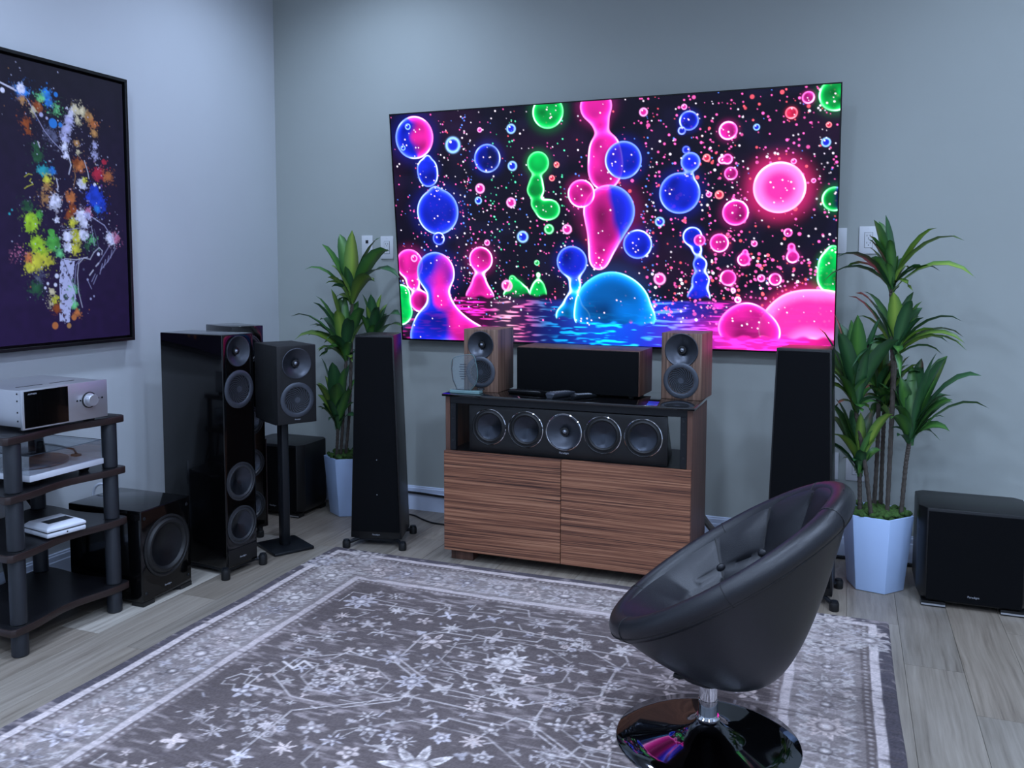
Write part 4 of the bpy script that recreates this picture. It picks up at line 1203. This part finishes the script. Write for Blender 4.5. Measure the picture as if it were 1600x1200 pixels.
# wide speaker in the open bay
SX0, SX1 = 1.524, 2.436
t = thing('center_speaker', 'wide black centre speaker with five chrome-ringed drivers inside the cabinet bay', 'speaker', ((SX0 + SX1) / 2, -.675, .5145))
sw = (SX1 - SX0) / 2
part('body', MB().loft([[(-sw, 0, .0), (sw, 0, .0), (sw, 0, .212), (-sw, 0, .212)], [(-sw + .03, .26, .0), (sw - .03, .26, .0), (sw - .055, .26, .19), (-sw + .055, .26, .19)]]), MAT['black_satin'], t, .003, 2)
cut_holes([q for q in t.children if q.name.startswith('body')][0], [(xx, .117, .074) for xx in (-.355, -.1785, -.001, .175, .352)], 0, .032)
for k, xx in enumerate((-.355, -.1785, -.001, .175, .352)):
    if k == 2:
        w_ = horn_driver(t, xx, .117, -.0005, .078, 'midrange')
        part('trim_ring', MB().lathe([(.083, 0), (.083, .004), (.080, .006), (.078, .004), (.078, 0)], (xx, -.0005, .117), '-Y', 48), MAT['chrome'], w_)
    else:
        cone_driver(t, xx, .117, -.0005, .083, 'rubber', 'cone', 'woofer', True, 48)
text_part('Paradigm', .012, t, (0, -.0008, .024), MAT['logo'])

# on the glass top
ZT = .7775
bookshelf('walnut bookshelf speaker at the left end of the cabinet top', 1.553, -.605, ZT, -90, .17, .2, .29, MAT['walnut'], .218, .092, .064, .072, .014)
bookshelf('walnut bookshelf speaker at the right end of the cabinet top', 2.456, -.50, ZT, -95, .178, .195, .29, MAT['walnut'], .216, .083, .074, .078, .012)
t = thing('center_speaker', 'wide walnut centre speaker with black cloth grille on the cabinet top', 'speaker', (1.992, -.535, ZT), facing(-92.5))
part('body', MB().box(-.292, .292, 0, .215, .008, .209), MAT['walnut_side'], t, .002, 2)
part('grille', MB().box(-.288, .288, -.012, -.0003, .010, .206), MAT['grille'], t, .003, 2)
for sx in (-.25, .25):
    for yy in (.02, .19):
        part('foot', MB().lathe([(0, 0), (.012, 0), (.012, .008), (0, .008)], (sx, yy, 0), 'Z', 14), MAT['rubber'], t)

t = thing('glass_award', 'clear glass award plaque standing in front of the left walnut speaker', 'award', (1.505, -.665, ZT))
part('base', MB().box(-.075, .075, -.02, .02, 0, .014), MAT['award_edge'], t, .002, 1)
pl = [(-.045, .014), (-.066, .06), (-.072, .11), (-.066, .155), (-.02, .172), (.035, .176), (.052, .13), (.058, .085), (.048, .045), (.022, .014)]
o_ = part('glass_plaque', MB().loft([[(a, -.006, b) for a, b in pl], [(a, .006, b) for a, b in pl]]), MAT['award'], t)
part('edge', MB().tube([(a, 0, b) for a, b in spline([(p[0], p[1], 0) for p in pl], 5) for a, b in [(a, b)]] if False else [Vector((q.x, 0, q.y)) for q in spline([(p[0], p[1], 0) for p in pl], 4)], .0016, 6), MAT['award_edge'], o_)
et = MB()
for k in range(7):
    zz = .13 - .011 * k
    ln_ = [.03, .036, .028, .038, .034, .03, .02][k]
    et.box(-.012 - ln_ / 2, -.012 + ln_ / 2, -.0066, -.0062, zz, zz + .003)
part('engraving', et, MAT['etch'], o_)


def remote(label, x, y, rz, L, W, H, mat, top):
    t = thing('remote_control', label, 'remote', (x, y, ZT), rz)
    sec = lambda k: [(-W / 2 * .6, 0, 0), (W / 2 * .6, 0, 0), (W / 2, 0, H * .8), (W / 2 * .9, 0, H), (-W / 2 * .9, 0, H), (-W / 2, 0, H * .8)]
    part('body', MB().loft([[(a, yy, c * hh) for a, b, c in sec(0)] for yy, hh in ((-L / 2, .8), (-L / 2 + .01, 1), (L / 2 - .01, .8), (L / 2, .5))]), mat, t, .001, 1)
    bt = MB()
    for i in range(6):
        for j in (-1, 0, 1):
            yy = -L / 2 + .02 + i * (L - .04) / 6
            hz = H * (1 - .2 * (yy + L / 2) / L)
            bt.box(j * W * .26 - .004, j * W * .26 + .004, yy, yy + .008, hz - .0005, hz + .0018)
    part('buttons', bt, top, t)
    return t


remote('black remote control lying sideways nearest the left walnut speaker', 1.775, -.60, R(80), .17, .045, .022, MAT['black_satin'], MAT['metal_black'])
remote('silver-ended remote control lying at the middle of the cabinet top', 1.945, -.615, R(-25), .15, .05, .026, MAT['lens'], MAT['silver'])
remote('small dark remote control beside the silver-ended one', 2.05, -.615, R(-38), .12, .038, .02, MAT['metal_black'], MAT['logo'])

# ------------------------------------------------------------------ hi-fi rack
rack = thing('audio_rack', 'four-tier dark wooden hi-fi rack with round slate posts', 'rack', (.26, -1.94, 0))
PX, PY = .21, .209                                  # post offsets
SH = [(.085, .112), (.345, .372), (.547, .574), (.749, .776)]


def shelf_poly():
    hx, hy, bx = .245, .262, .212
    out = []
    def edge(p, q, bow, n=10):
        p, q = Vector(p), Vector(q)
        dd = q - p
        nn = Vector((-dd.y, dd.x)).normalized()
        for i in range(n):
            t_ = i / n
            b_ = bow * sstep(0.08, .5, np.array(t_ if t_ < .5 else 1 - t_)).item()
            out.append(tuple(p + dd * t_ + nn * b_))
    c = .012
    edge((hx - c, -hy), (hx, -hy + c), 0, 2)
    edge((hx, -hy + c), (hx, hy - c), .032, 16)
    edge((hx, hy - c), (hx - c, hy), 0, 2)
    edge((hx - c, hy), (-bx + c, hy), .02, 12)
    edge((-bx + c, hy), (-bx, hy - c), 0, 2)
    edge((-bx, hy - c), (-bx, -hy + c), .02, 12)
    edge((-bx, -hy + c), (-bx + c, -hy), 0, 2)
    edge((-bx + c, -hy), (hx - c, -hy), .02, 12)
    return out


_sp = shelf_poly()
for za, zb in SH:
    s1 = part('shelf', MB().prism(_sp, za, zb - .0015), MAT['shelf_edge'], rack, .003, 2)
    part('shelf_surface', MB().prism([(a * .985, b * .985) for a, b in _sp], zb - .0015, zb), MAT['shelf_top'], s1)
    for sx in (-1, 1):
        for sy in (-1, 1):
            part('grommet', MB().lathe([(.0, .0), (.0, .0012), (.026, .0012), (.031, .0)], ((PX if sx > 0 else -.178), sy * PY, zb), 'Z', 24), MAT['rubber'], s1)
lo_ = .0005
for za, zb in SH:
    for sx in (-1, 1):
        for sy in (-1, 1):
            part('post', MB().lathe([(0, lo_), (.025, lo_), (.028, lo_ + .004), (.028, za - .004), (.026, za - .0002), (0, za - .0002)], ((PX if sx > 0 else -.178), sy * PY, 0), 'Z', 28), MAT['post'], rack)
    lo_ = zb + .0014

# silver amplifier
amp = thing('amplifier', 'silver integrated amplifier with a black display on the top rack shelf', 'amplifier', (.50, -1.945, .7765), R(90 + -4.5))
aw, ah, ad = .172, .150, .36
part('chassis', MB().box(-aw + .004, aw - .004, .012, ad, .018, ah - .003), MAT['silver'], amp, .002, 2)
part('front_panel', MB().box(-aw, aw, 0, .012, .010, ah), MAT['silver'], amp, .002, 2)
part('display', MB().box(-aw + .008, .005, -.0015, .0, .016, ah - .006), MAT['screen_black'], amp)
text_part('ANTHEM', .008, amp, (-aw + .038, -.0022, ah - .017), MAT['logo'])
vk = part('volume_knob', MB().lathe([(.026, 0), (.026, .004), (.022, .005), (.022, .024), (.020, .027), (0, .027)], (.092, -.0003, .082), '-Y', 36), MAT['silver'], amp, smooth=40)
part('knob_base', MB().lathe([(.030, 0), (.030, .003), (.026, .003)], (.092, -.0002, .082), '-Y', 36), MAT['slot'], vk)
for bx in (.042, .055, .131, .148):
    part('button', MB().lathe([(0, .002), (.003, .002), (.0034, 0)], (bx, -.0003, .084), '-Y', 12), MAT['metal_black'], amp)
for yy in (.03, .3):
    for sx in (-1, 1):
        part('foot', MB().lathe([(0, 0), (.02, 0), (.022, .018), (0, .018)], (sx * (aw - .045), yy + .02, 0), 'Z', 18), MAT['rubber'], amp)
vt = MB()
for k in range(2):
    vt.box(-.12 + .13 * k, -.02 + .13 * k, .10, .106, ah - .0029, ah - .002)
part('vent_slot', vt, MAT['slot'], amp)
for yy in (.03, .03, .03):
    pass
for zz in (.04, .07, .11, .135):
    part('screw', MB().lathe([(0, .0015), (.003, .0015), (.0035, 0)], (-aw + .0038, .03, zz), (Vector((0, 1, 0)), Vector((0, 0, 1)), Vector((-1, 0, 0))), 10), MAT['metal_black'], amp)

# turntable under its dust cover
tt = thing('turntable', 'white turntable under a clear dust cover on the second rack shelf', 'turntable', (.475, -1.9265, .5755), R(90))
tw, td = .162, .36
part('plinth', MB().box(-tw, tw, 0, td, .022, .044), MAT['white'], tt, .002, 2)
pt_ = part('platter', MB().lathe([(0, .046), (.13, .046), (.135, .049), (.135, .056), (.13, .059), (0, .059)], (-.015, .18, 0), 'Z', 48), MAT['platter'], tt)
part('spindle', MB().cyl((-.015, .18, .059), (-.015, .18, .07), .003, n=10), MAT['chrome'], pt_)
ta = part('tonearm', MB().tube([(.13, .29, .085), (.13, .2, .083), (.115, .1, .079), (.09, .06, .072)], .004, 8), MAT['metal_black'], tt)
part('tonearm_base', MB().cyl((.13, .29, .044), (.13, .29, .092), .018, .014, 18), MAT['black_satin'], ta)
part('headshell', MB().box(.074, .096, .04, .07, .062, .070), MAT['metal_black'], ta)
dc = MB()
a_, b_, c_, z0_, z1_ = tw - .003, .004, td - .004, .0445, .112
t_ = .003
dc.box(-a_, a_, b_, b_ + t_, z0_, z1_).box(-a_, a_, c_ - t_, c_, z0_, z1_).box(-a_, -a_ + t_, b_ + t_, c_ - t_, z0_, z1_).box(a_ - t_, a_, b_ + t_, c_ - t_, z0_, z1_).box(-a_, a_, b_, c_, z1_, z1_ + t_)
cv = part('dust_cover', dc, MAT['glass'], tt)
part('cover_edge', MB().tube([(-a_, b_, z1_ + t_), (a_, b_, z1_ + t_), (a_, c_, z1_ + t_), (-a_, c_, z1_ + t_)], .0012, 6, True), MAT['etch'], cv)
for sx in (-1, 1):
    for yy in (.05, .3):
        part('foot', MB().lathe([(0, 0), (.016, 0), (.022, .012), (.016, .022), (0, .022)], (sx * (tw - .05), yy, 0), 'Z', 18), MAT['rubber'], tt)

# white streaming box on the third shelf
sb = thing('streaming_box', 'small white rounded box with a grey top panel on the third rack shelf', 'box', (.49, -1.955, .3735), R(90 - 10))
part('base', MB().box(-.075, .075, 0, .15, .004, .022), MAT['white'], sb, .006, 3)
part('seam', MB().box(-.073, .073, .002, .148, .0222, .025), MAT['slot'], sb)
part('lid', MB().loft([[(-.075, 0, .0252), (.075, 0, .0252), (.075, .15, .0252), (-.075, .15, .0252)], [(-.075, 0, .036), (.075, 0, .036), (.075, .15, .036), (-.075, .15, .036)], [(-.06, .018, .046), (.06, .018, .046), (.06, .14, .046), (-.06, .14, .046)]]), MAT['white'], sb, .003, 2)
part('display', MB().box(-.045, .05, .04, .09, .0461, .0468), MAT['post'], sb)
part('port', MB().lathe([(0, .001), (.003, .001), (.003, 0)], (.0, -.0003, .014), '-Y', 10), MAT['slot'], sb)
part('foot_pad', MB().box(-.06, .06, .01, .14, .0, .004), MAT['rubber'], sb)

# ------------------------------------------------------------------ swivel tub chair
CHX, CHY = 2.785, -1.845
ch = thing('swivel_chair', 'black leather swivel tub chair on a chrome pedestal', 'chair', (CHX, CHY, 0.008), R(187.0))
# local +X is the way the sitter faces
NS = 72
def rim_pt(ph, inset=0.0, drop=0.0):
    return Vector((-.046 + (.294 - inset) * math.cos(ph), (.262 - inset) * math.sin(ph), .526 - .199 * math.cos(ph) - drop))
def bot_pt(ph):
    return Vector((-.06 + .09 * math.cos(ph), .11 * math.sin(ph), .207))
rings = []
for i in range(26):
    s_ = i / 25
    g = s_ ** 2.4
    ring = []
    for j in range(NS):
        ph = 2 * PI * j / NS
        ex = .50 + .10 * (1 + math.cos(ph)) / 2
        b, q = bot_pt(ph), rim_pt(ph, -.020, .012)
        h = g ** ex
        ring.append((b.x + (q.x - b.x) * h, b.y + (q.y - b.y) * h, b.z + (q.z - b.z) * g))
    rings.append(ring)
part('shell', MB().loft(rings, True, False), MAT['leather'], ch, smooth=60)
rp = [rim_pt(2 * PI * j / NS) for j in range(NS)]
rim = part('rim', MB().tube(rp, .034, 16, True), MAT['leather'], ch, smooth=60)
for k in range(6):
    ph = R(30 + 60 * k)
    c0 = rim_pt(ph)
    tg = (rim_pt(ph + .02) - rim_pt(ph - .02)).normalized()
    A = tg.orthogonal().normalized(); B = tg.cross(A)
    part('rim_seam', MB().tube([c0 + A * .0342 * math.cos(a) + B * .0342 * math.sin(a) for a in [2 * PI * q / 20 for q in range(20)]], .0013, 5, True), MAT['seam'], rim)
# piping under the rim, outside
part('piping', MB().tube([Vector(rim_pt(2 * PI * j / NS, -.0265, .0225)) for j in range(NS)], .0025, 6, True), MAT['seam'], rim)
# tufted inner lining
NSEAM = 10
rings = []
lev = 22
seat_z = .355
def inner_pt(ph, s_):
    q = rim_pt(ph, -.006, -.0338)
    b = Vector((-.07 + .135 * math.cos(ph), .145 * math.sin(ph), min(seat_z, q.z - .03)))
    h = s_ ** 1.25
    p_ = Vector((q.x + (b.x - q.x) * h, q.y + (b.y - q.y) * h, q.z + (b.z - q.z) * s_))
    puff = abs(math.sin(NSEAM * (ph + .16) / 2)) ** .55
    mid = abs(math.sin(PI * 2 * s_)) ** .55 if q.z - b.z > .1 else math.sin(PI * s_) ** .6
    amt = .024 * (.35 + .65 * min(1, (q.z - b.z) / .25)) * puff * (.25 + .75 * mid) * min(1, s_ * 5) * min(1, (1 - s_) * 8 + .2)
    dz = s_ * (q.z - b.z)
    amt += (math.sqrt(max(0.0, .034 ** 2 - (.034 - dz) ** 2)) if dz < .034 else .034) * min(1.0, (1 - s_) * 2.5) + .0015
    cen = Vector((-.07, 0, p_.z))
    n_ = (cen - p_)
    n_.z = 0
    return p_ + n_.normalized() * amt if n_.length > 1e-4 else p_
NI = 160
for i in range(lev + 1):
    rings.append([inner_pt(2 * PI * j / NI, i / lev) for j in range(NI)])
lin_ = part('lining', MB().loft(rings, False, False), MAT['leather'], ch, smooth=60)
part('seat_cushion', MB().lathe([(.0, .0), (.126, .0), (.136, .014), (.13, .030), (.09, .038), (0, .040)], (-.07, 0, .30), 'Z', 48), MAT['leather'], ch, smooth=60)
for k in range(NSEAM):
    ph = 2 * PI * k / NSEAM - .16
    if rim_pt(ph).z > .45:
        part('seam', MB().tube([inner_pt(ph, s_ / 12) for s_ in range(0, 12)], .0042, 5), MAT['seam'], lin_)
        q = inner_pt(ph, .5)
        c2 = Vector((-.085, 0, q.z))
        nn = (c2 - q).normalized()
        A = nn.orthogonal().normalized(); B = nn.cross(A)
        part('button', MB().lathe([(.015, 0), (.014, .005), (.009, .009), (0, .0105)], q - nn * .001, (A, B, nn), 18), MAT['leather'], lin_)
part('underplate', MB().lathe([(0, 0), (.08, 0), (.08, .012), (0, .012)], (-.0, 0, .192), 'Z', 24), MAT['metal_black'], ch)
part('lever', MB().tube([(.02, .02, .196), (.05, .035, .198), (.08, .045, .199), (.095, .046, .202)], [.006, .006, .009, .006], 10), MAT['rubber'], ch)
part('collar', MB().lathe([(.0, 0), (.036, 0), (.036, .02), (.03, .026), (0, .026)], (0, 0, .168), 'Z', 28), MAT['rubber'], ch)
part('gas_post', MB().lathe([(.027, 0), (.027, .07), (.026, .071), (.026, .12)], (0, 0, .052), 'Z', 32), MAT['chrome'], ch)
part('base', MB().lathe([(0, .0), (.255, .0), (.258, .003), (.255, .007), (.20, .014), (.12, .024), (.075, .034), (.05, .046), (.036, .058), (.030, .066), (0, .066)], (0, 0, 0), 'Z', 64), MAT['dark_chrome'], ch, smooth=60)
part('post_ring', MB().lathe([(.027, 0), (.034, 0), (.035, .005), (.031, .010), (.027, .010)], (0, 0, .066), 'Z', 32), MAT['chrome'], ch)

# ------------------------------------------------------------------ potted plants
def leaf_mesh(p0, tip, width, r, tone):
    p0, tip = Vector(p0), Vector(tip)
    d = tip - p0
    L = d.length
    hor = Vector((d.x, d.y, 0))
    hf = hor.length / L
    if d.z < 0:
        up = .55
    else:
        up = .10 + .34 * hf
    c1 = p0 + d * .30 + Vector((0, 0, 1)) * (up * L * .8)
    c2 = p0 + d * .72 + Vector((0, 0, 1)) * (up * L * .8)
    if hor.length < .02:
        hor = Vector((r.uniform(-1, 1), -1, 0))
    out = hor.normalized()
    n = 7
    pts, tans = [], []
    for i in range(n):
        t_ = i / (n - 1)
        a = (1 - t_)
        pts.append(p0 * a ** 3 + c1 * 3 * a * a * t_ + c2 * 3 * a * t_ * t_ + tip * t_ ** 3)
        tans.append(((c1 - p0) * 3 * a * a + (c2 - c1) * 6 * a * t_ + (tip - c2) * 3 * t_ * t_).normalized())
    tw = r.uniform(-.7, .7)
    vs, cols = [], []
    ed, mid = tone
    for i in range(n):
        t_ = i / (n - 1)
        T = tans[i]
        side = T.cross(Vector((0, 0, 1)) * .55 - out * .8)
        side = side.normalized() if side.length > 1e-3 else Vector((1, 0, 0))
        nrm = side.cross(T)
        a = tw * t_
        s2 = side * math.cos(a) + nrm * math.sin(a)
        n2 = s2.cross(T)
        w = width * max(.03, (.34 + .66 * min(1, t_ / .35)) if t_ < .35 else (1 - ((t_ - .35) / .65) ** 2.2))
        for q, hh in ((-1, .30), (-.5, .10), (0, 0), (.5, .10), (1, .30)):
            vs.append(pts[i] + s2 * (q * w / 2) + n2 * (hh * w * .5))
            m_ = 1 - abs(q)
            cc = [e * (1 - m_) + m * m_ for e, m in zip(ed, mid)]
            cols.append((*cc, 1))
    fs = []
    for i in range(n - 1):
        for j in range(4):
            fs.append((i * 5 + j, i * 5 + j + 1, (i + 1) * 5 + j + 1, (i + 1) * 5 + j))
    me = bpy.data.meshes.new('leaf')
    me.from_pydata([tuple(v) for v in vs], [], fs)
    ca = me.color_attributes.new('print', 'FLOAT_COLOR', 'POINT')
    ca.data.foreach_set('color', np.array(cols, np.float32).reshape(-1))
    me.shade_smooth()
    me.materials.append(MAT['leaf'])
    return me


def plant(label, cx, cy, ang, heads, wscale, seed):
    r = random.Random(seed)
    t = thing('potted_plant', label, 'plant', (cx, cy, 0))
    hexa = lambda rad: [(rad * math.cos(R(ang + 60 * k)), rad * math.sin(R(ang + 60 * k))) for k in range(6)]
    rb, rt, h = .114, .145, .322
    mb = MB().loft([[(a, b, .002) for a, b in hexa(rb)], [(a, b, h) for a, b in hexa(rt)], [(a, b, h) for a, b in hexa(rt - .012)], [(a, b, h - .04) for a, b in hexa(rt - .016)]])
    part('pot', mb, MAT['white_pot'], t, .002, 2)
    # moss mound
    rings = []
    for i in range(9):
        f = i / 8
        ring = []
        for j in range(36):
            a = R(ang) + 2 * PI * j / 36
            hexr = (rt - .014) * math.cos(PI / 6) / math.cos(((a - R(ang)) % (PI / 3)) - PI / 6)
            rr = hexr * (1 - f) * r.uniform(.95, 1.0) + .0015
            ring.append((rr * math.cos(a), rr * math.sin(a), h - .012 + .03 * math.sin(f * PI / 2) + r.uniform(-.006, .009)))
        rings.append(ring)
    part('moss', MB().loft(rings, False, True), MAT['moss'], t, smooth=0)
    mt = MB()
    for _ in range(70):
        a, rr = r.uniform(0, 2 * PI), (rt - .02) * math.sqrt(r.random())
        x, y, z = rr * math.cos(a), rr * math.sin(a), h + .006
        s_ = r.uniform(.008, .016)
        mt.lathe([(0, -s_), (s_, -s_ * .3), (s_ * 1.1, s_ * .2), (s_ * .6, s_ * .8), (0, s_)], (x, y, z), 'Z', 6)
    mo = part('moss_tuft', mt, MAT['moss'], t, smooth=0)
    mo['kind'] = 'stuff'
    for b, tips, stem in heads:
        o = Vector((cx, cy, 0))
        sp = [Vector(q) - o for q in stem]
        sp[0].z = h - .01
        # keep the foot of the stem inside the pot
        rr = math.hypot(sp[0].x, sp[0].y)
        if rr > .10 and len(stem) > 1:
            sp[0].x *= .10 / rr; sp[0].y *= .10 / rr
        path = sp + [Vector(b) - o]
        path = spline(path, 8) if len(path) > 2 else [path[0].lerp(path[1], q / 10) for q in range(11)]
        # ringed cane
        fine = []
        rad = []
        for i in range(len(path) - 1):
            for q in range(3):
                fine.append(path[i].lerp(path[i + 1], q / 3)); rad.append(.0095 if q == 0 else .0082)
        fine.append(path[-1]); rad.append(.009)
        so = part('stem', MB().tube(fine, rad, 8), MAT['stem'], t, smooth=0)
        base = Vector(b) - o
        extra = []
        for k in range(12):
            a = r.uniform(0, 2 * PI)
            q = Vector((math.cos(a) * r.uniform(.06, .20), math.sin(a) * r.uniform(.04, .11), r.uniform(-.02, .24)))
            q2 = Vector(b) + q
            q2.y = min(q2.y, -.05)
            extra.append(q2)
        for k, tp in enumerate(list(tips) + extra):
            g = r.random()
            if g < .45:
                tone = (lin('#2c5a30'), lin('#548a3a'))
            elif g < .8:
                tone = (lin('#234a30'), lin('#3a6a3c'))
            elif g < .9:
                tone = (lin('#4a7a30'), lin('#9cbc4e'))
            else:
                tone = (lin('#3a5a2c'), lin('#7a9a3e'))
            tv_ = Vector(tp) - o
            wd = wscale * r.uniform(.6, 1.1)
            L = (tv_ - base).length
            me = leaf_mesh(base + Vector((r.uniform(-.006, .006), r.uniform(-.006, .006), r.uniform(-.02, .03))), tv_, wd * min(1.1, .55 + L * 1.6), r, tone)
            link('leaf', me, None, so)
    return t


plant('tall potted dracaena in a white pot behind the left grille speaker', .587, -.181, -92, PLANT_L, .072, 3)
plant('tall potted dracaena in a white pot right of the television', 3.265, -.335, -72, PLANT_R, .072, 8)

# ------------------------------------------------------------------ wall plates
def plate(label, x, z, w, h, kind):
    t = thing('wall_plate', label, 'wall plate', (x, 0, z))
    part('cover', MB().box(-w / 2, w / 2, -.007, -.0005, -h / 2, h / 2), MAT['plastic_white'], t, .002, 2)
    if kind == 'outlet':
        rc = part('receptacle', MB().box(-.0165, .0165, -.0095, -.0072, -.0335, .0335), MAT['plastic_white'], t, .001, 1)
        sl = MB()
        for zz in (.016, -.016):
            sl.box(-.008, -.006, -.0101, -.0096, zz, zz + .008).box(.006, .008, -.0101, -.0096, zz, zz + .008).box(-.002, .002, -.0101, -.0096, zz - .009, zz - .005)
        part('slots', sl, MAT['slot'], rc)
        part('receptacle_gap', MB().box(-.0178, .0178, -.0074, -.0071, -.0348, .0348), MAT['slot'], t)
        for zz in (-h * .42, h * .42):
            part('screw', MB().lathe([(0, .001), (.0025, .001), (.0028, 0)], (0, -.0072, zz), '-Y', 10), MAT['plastic_white'], t)
    elif kind == 'data':
        part('data_port', MB().box(-.0085, .0085, -.0085, -.0072, .014, .032), MAT['slot'], t)
        for zz in (-h * .42, h * .42):
            part('screw', MB().lathe([(0, .001), (.0025, .001), (.0028, 0)], (0, -.0072, zz), '-Y', 10), MAT['plastic_white'], t)
    elif kind == 'opening':
        part('opening', MB().box(-.022, .022, -.0078, -.0071, -.035, .035), MAT['slot'], t)
        part('port', MB().box(-.012, .006, -.012, -.0079, -.02, .015), MAT['metal_black'], t)
    return t


plate('narrow white data plate beside the outlet left of the television', .605, 1.472, .070, .116, 'data')
plate('white outlet plate touching the left edge of the television', .731, 1.462, .080, .126, 'outlet')
plate('white outlet plate behind the right plant leaves beside the television', 3.203, 1.477, .080, .124, 'outlet')
plate('blank white wall plate tucked behind the right edge of the television', 3.075, 1.475, .072, .116, 'blank')
plate('low white wall plate with dark ports behind the right floor speaker', 3.060, .432, .090, .128, 'opening')
plate('low white wall plate behind the right plant stems', 3.182, .432, .090, .126, 'outlet')

# ------------------------------------------------------------------ cables
def cable(label, pts, r, mat, n=8):
    o = part('cable', MB().tube(spline(pts, n), r, 8), MAT[mat])
    return tag(o, label, 'cable')


cable('black cable resting along the baseboard left of the cabinet', [(.78, -.022, .10), (.95, -.0225, .098), (1.10, -.0225, .092), (1.3, -.0225, .088), (1.62, -.0225, .082)], .0065, 'cable')
cable('thin black cable curving over the floor from the left grille speaker', [(.86, -.12, .005), (.95, -.13, .005), (1.03, -.18, .005), (1.12, -.222, .005), (1.25, -.22, .005), (1.40, -.20, .005)], .0045, 'cable')
cable('thick black cable on the floor below the right baseboard', [(2.75, -.035, .009), (3.0, -.028, .009), (3.2, -.028, .009), (3.45, -.03, .009), (3.7, -.028, .009)], .008, 'cable')
cable('grey cable sleeve drooping from the back of the cabinet', [(2.50, -.24, .22), (2.56, -.23, .14), (2.63, -.215, .07), (2.72, -.20, .02)], .016, 'fabric_tan')
cable('black cable lying beside the white cable behind the cabinet', [(2.45, -.17, .07), (2.60, -.16, .045), (2.70, -.15, .009), (2.85, -.12, .009)], .006, 'cable')
cable('white cable on the floor behind the right end of the cabinet', [(2.45, -.255, .05), (2.58, -.255, .03), (2.68, -.255, .008), (2.78, -.20, .008)], .006, 'cable_white')
cable('blue cable on the floor behind the right end of the cabinet', [(2.45, -.283, .03), (2.58, -.283, .009), (2.66, -.29, .007), (2.80, -.26, .007)], .0065, 'cable_blue')
cable('thick black cable hanging behind the rack nearest its rear post', [(.022, -1.80, .50), (.022, -1.70, .36), (.022, -1.665, .25), (.022, -1.67, .10), (.024, -1.70, .012)], .009, 'cable')
cable('thin black cable looping behind the rack shelves', [(.030, -1.64, .29), (.030, -1.652, .22), (.030, -1.655, .12), (.030, -1.65, .007)], .004, 'cable')
cable('thick black cable hanging behind the left part of the rack', [(.022, -1.98, .60), (.022, -1.93, .45), (.022, -1.87, .30), (.022, -1.84, .15), (.024, -1.82, .013)], .010, 'cable')
cable('white plug lead poking up behind the gloss black subwoofer', [(.06, -1.44, .30), (.07, -1.44, .38), (.10, -1.43, .405), (.13, -1.41, .38), (.14, -1.40, .30)], .006, 'cable_white')
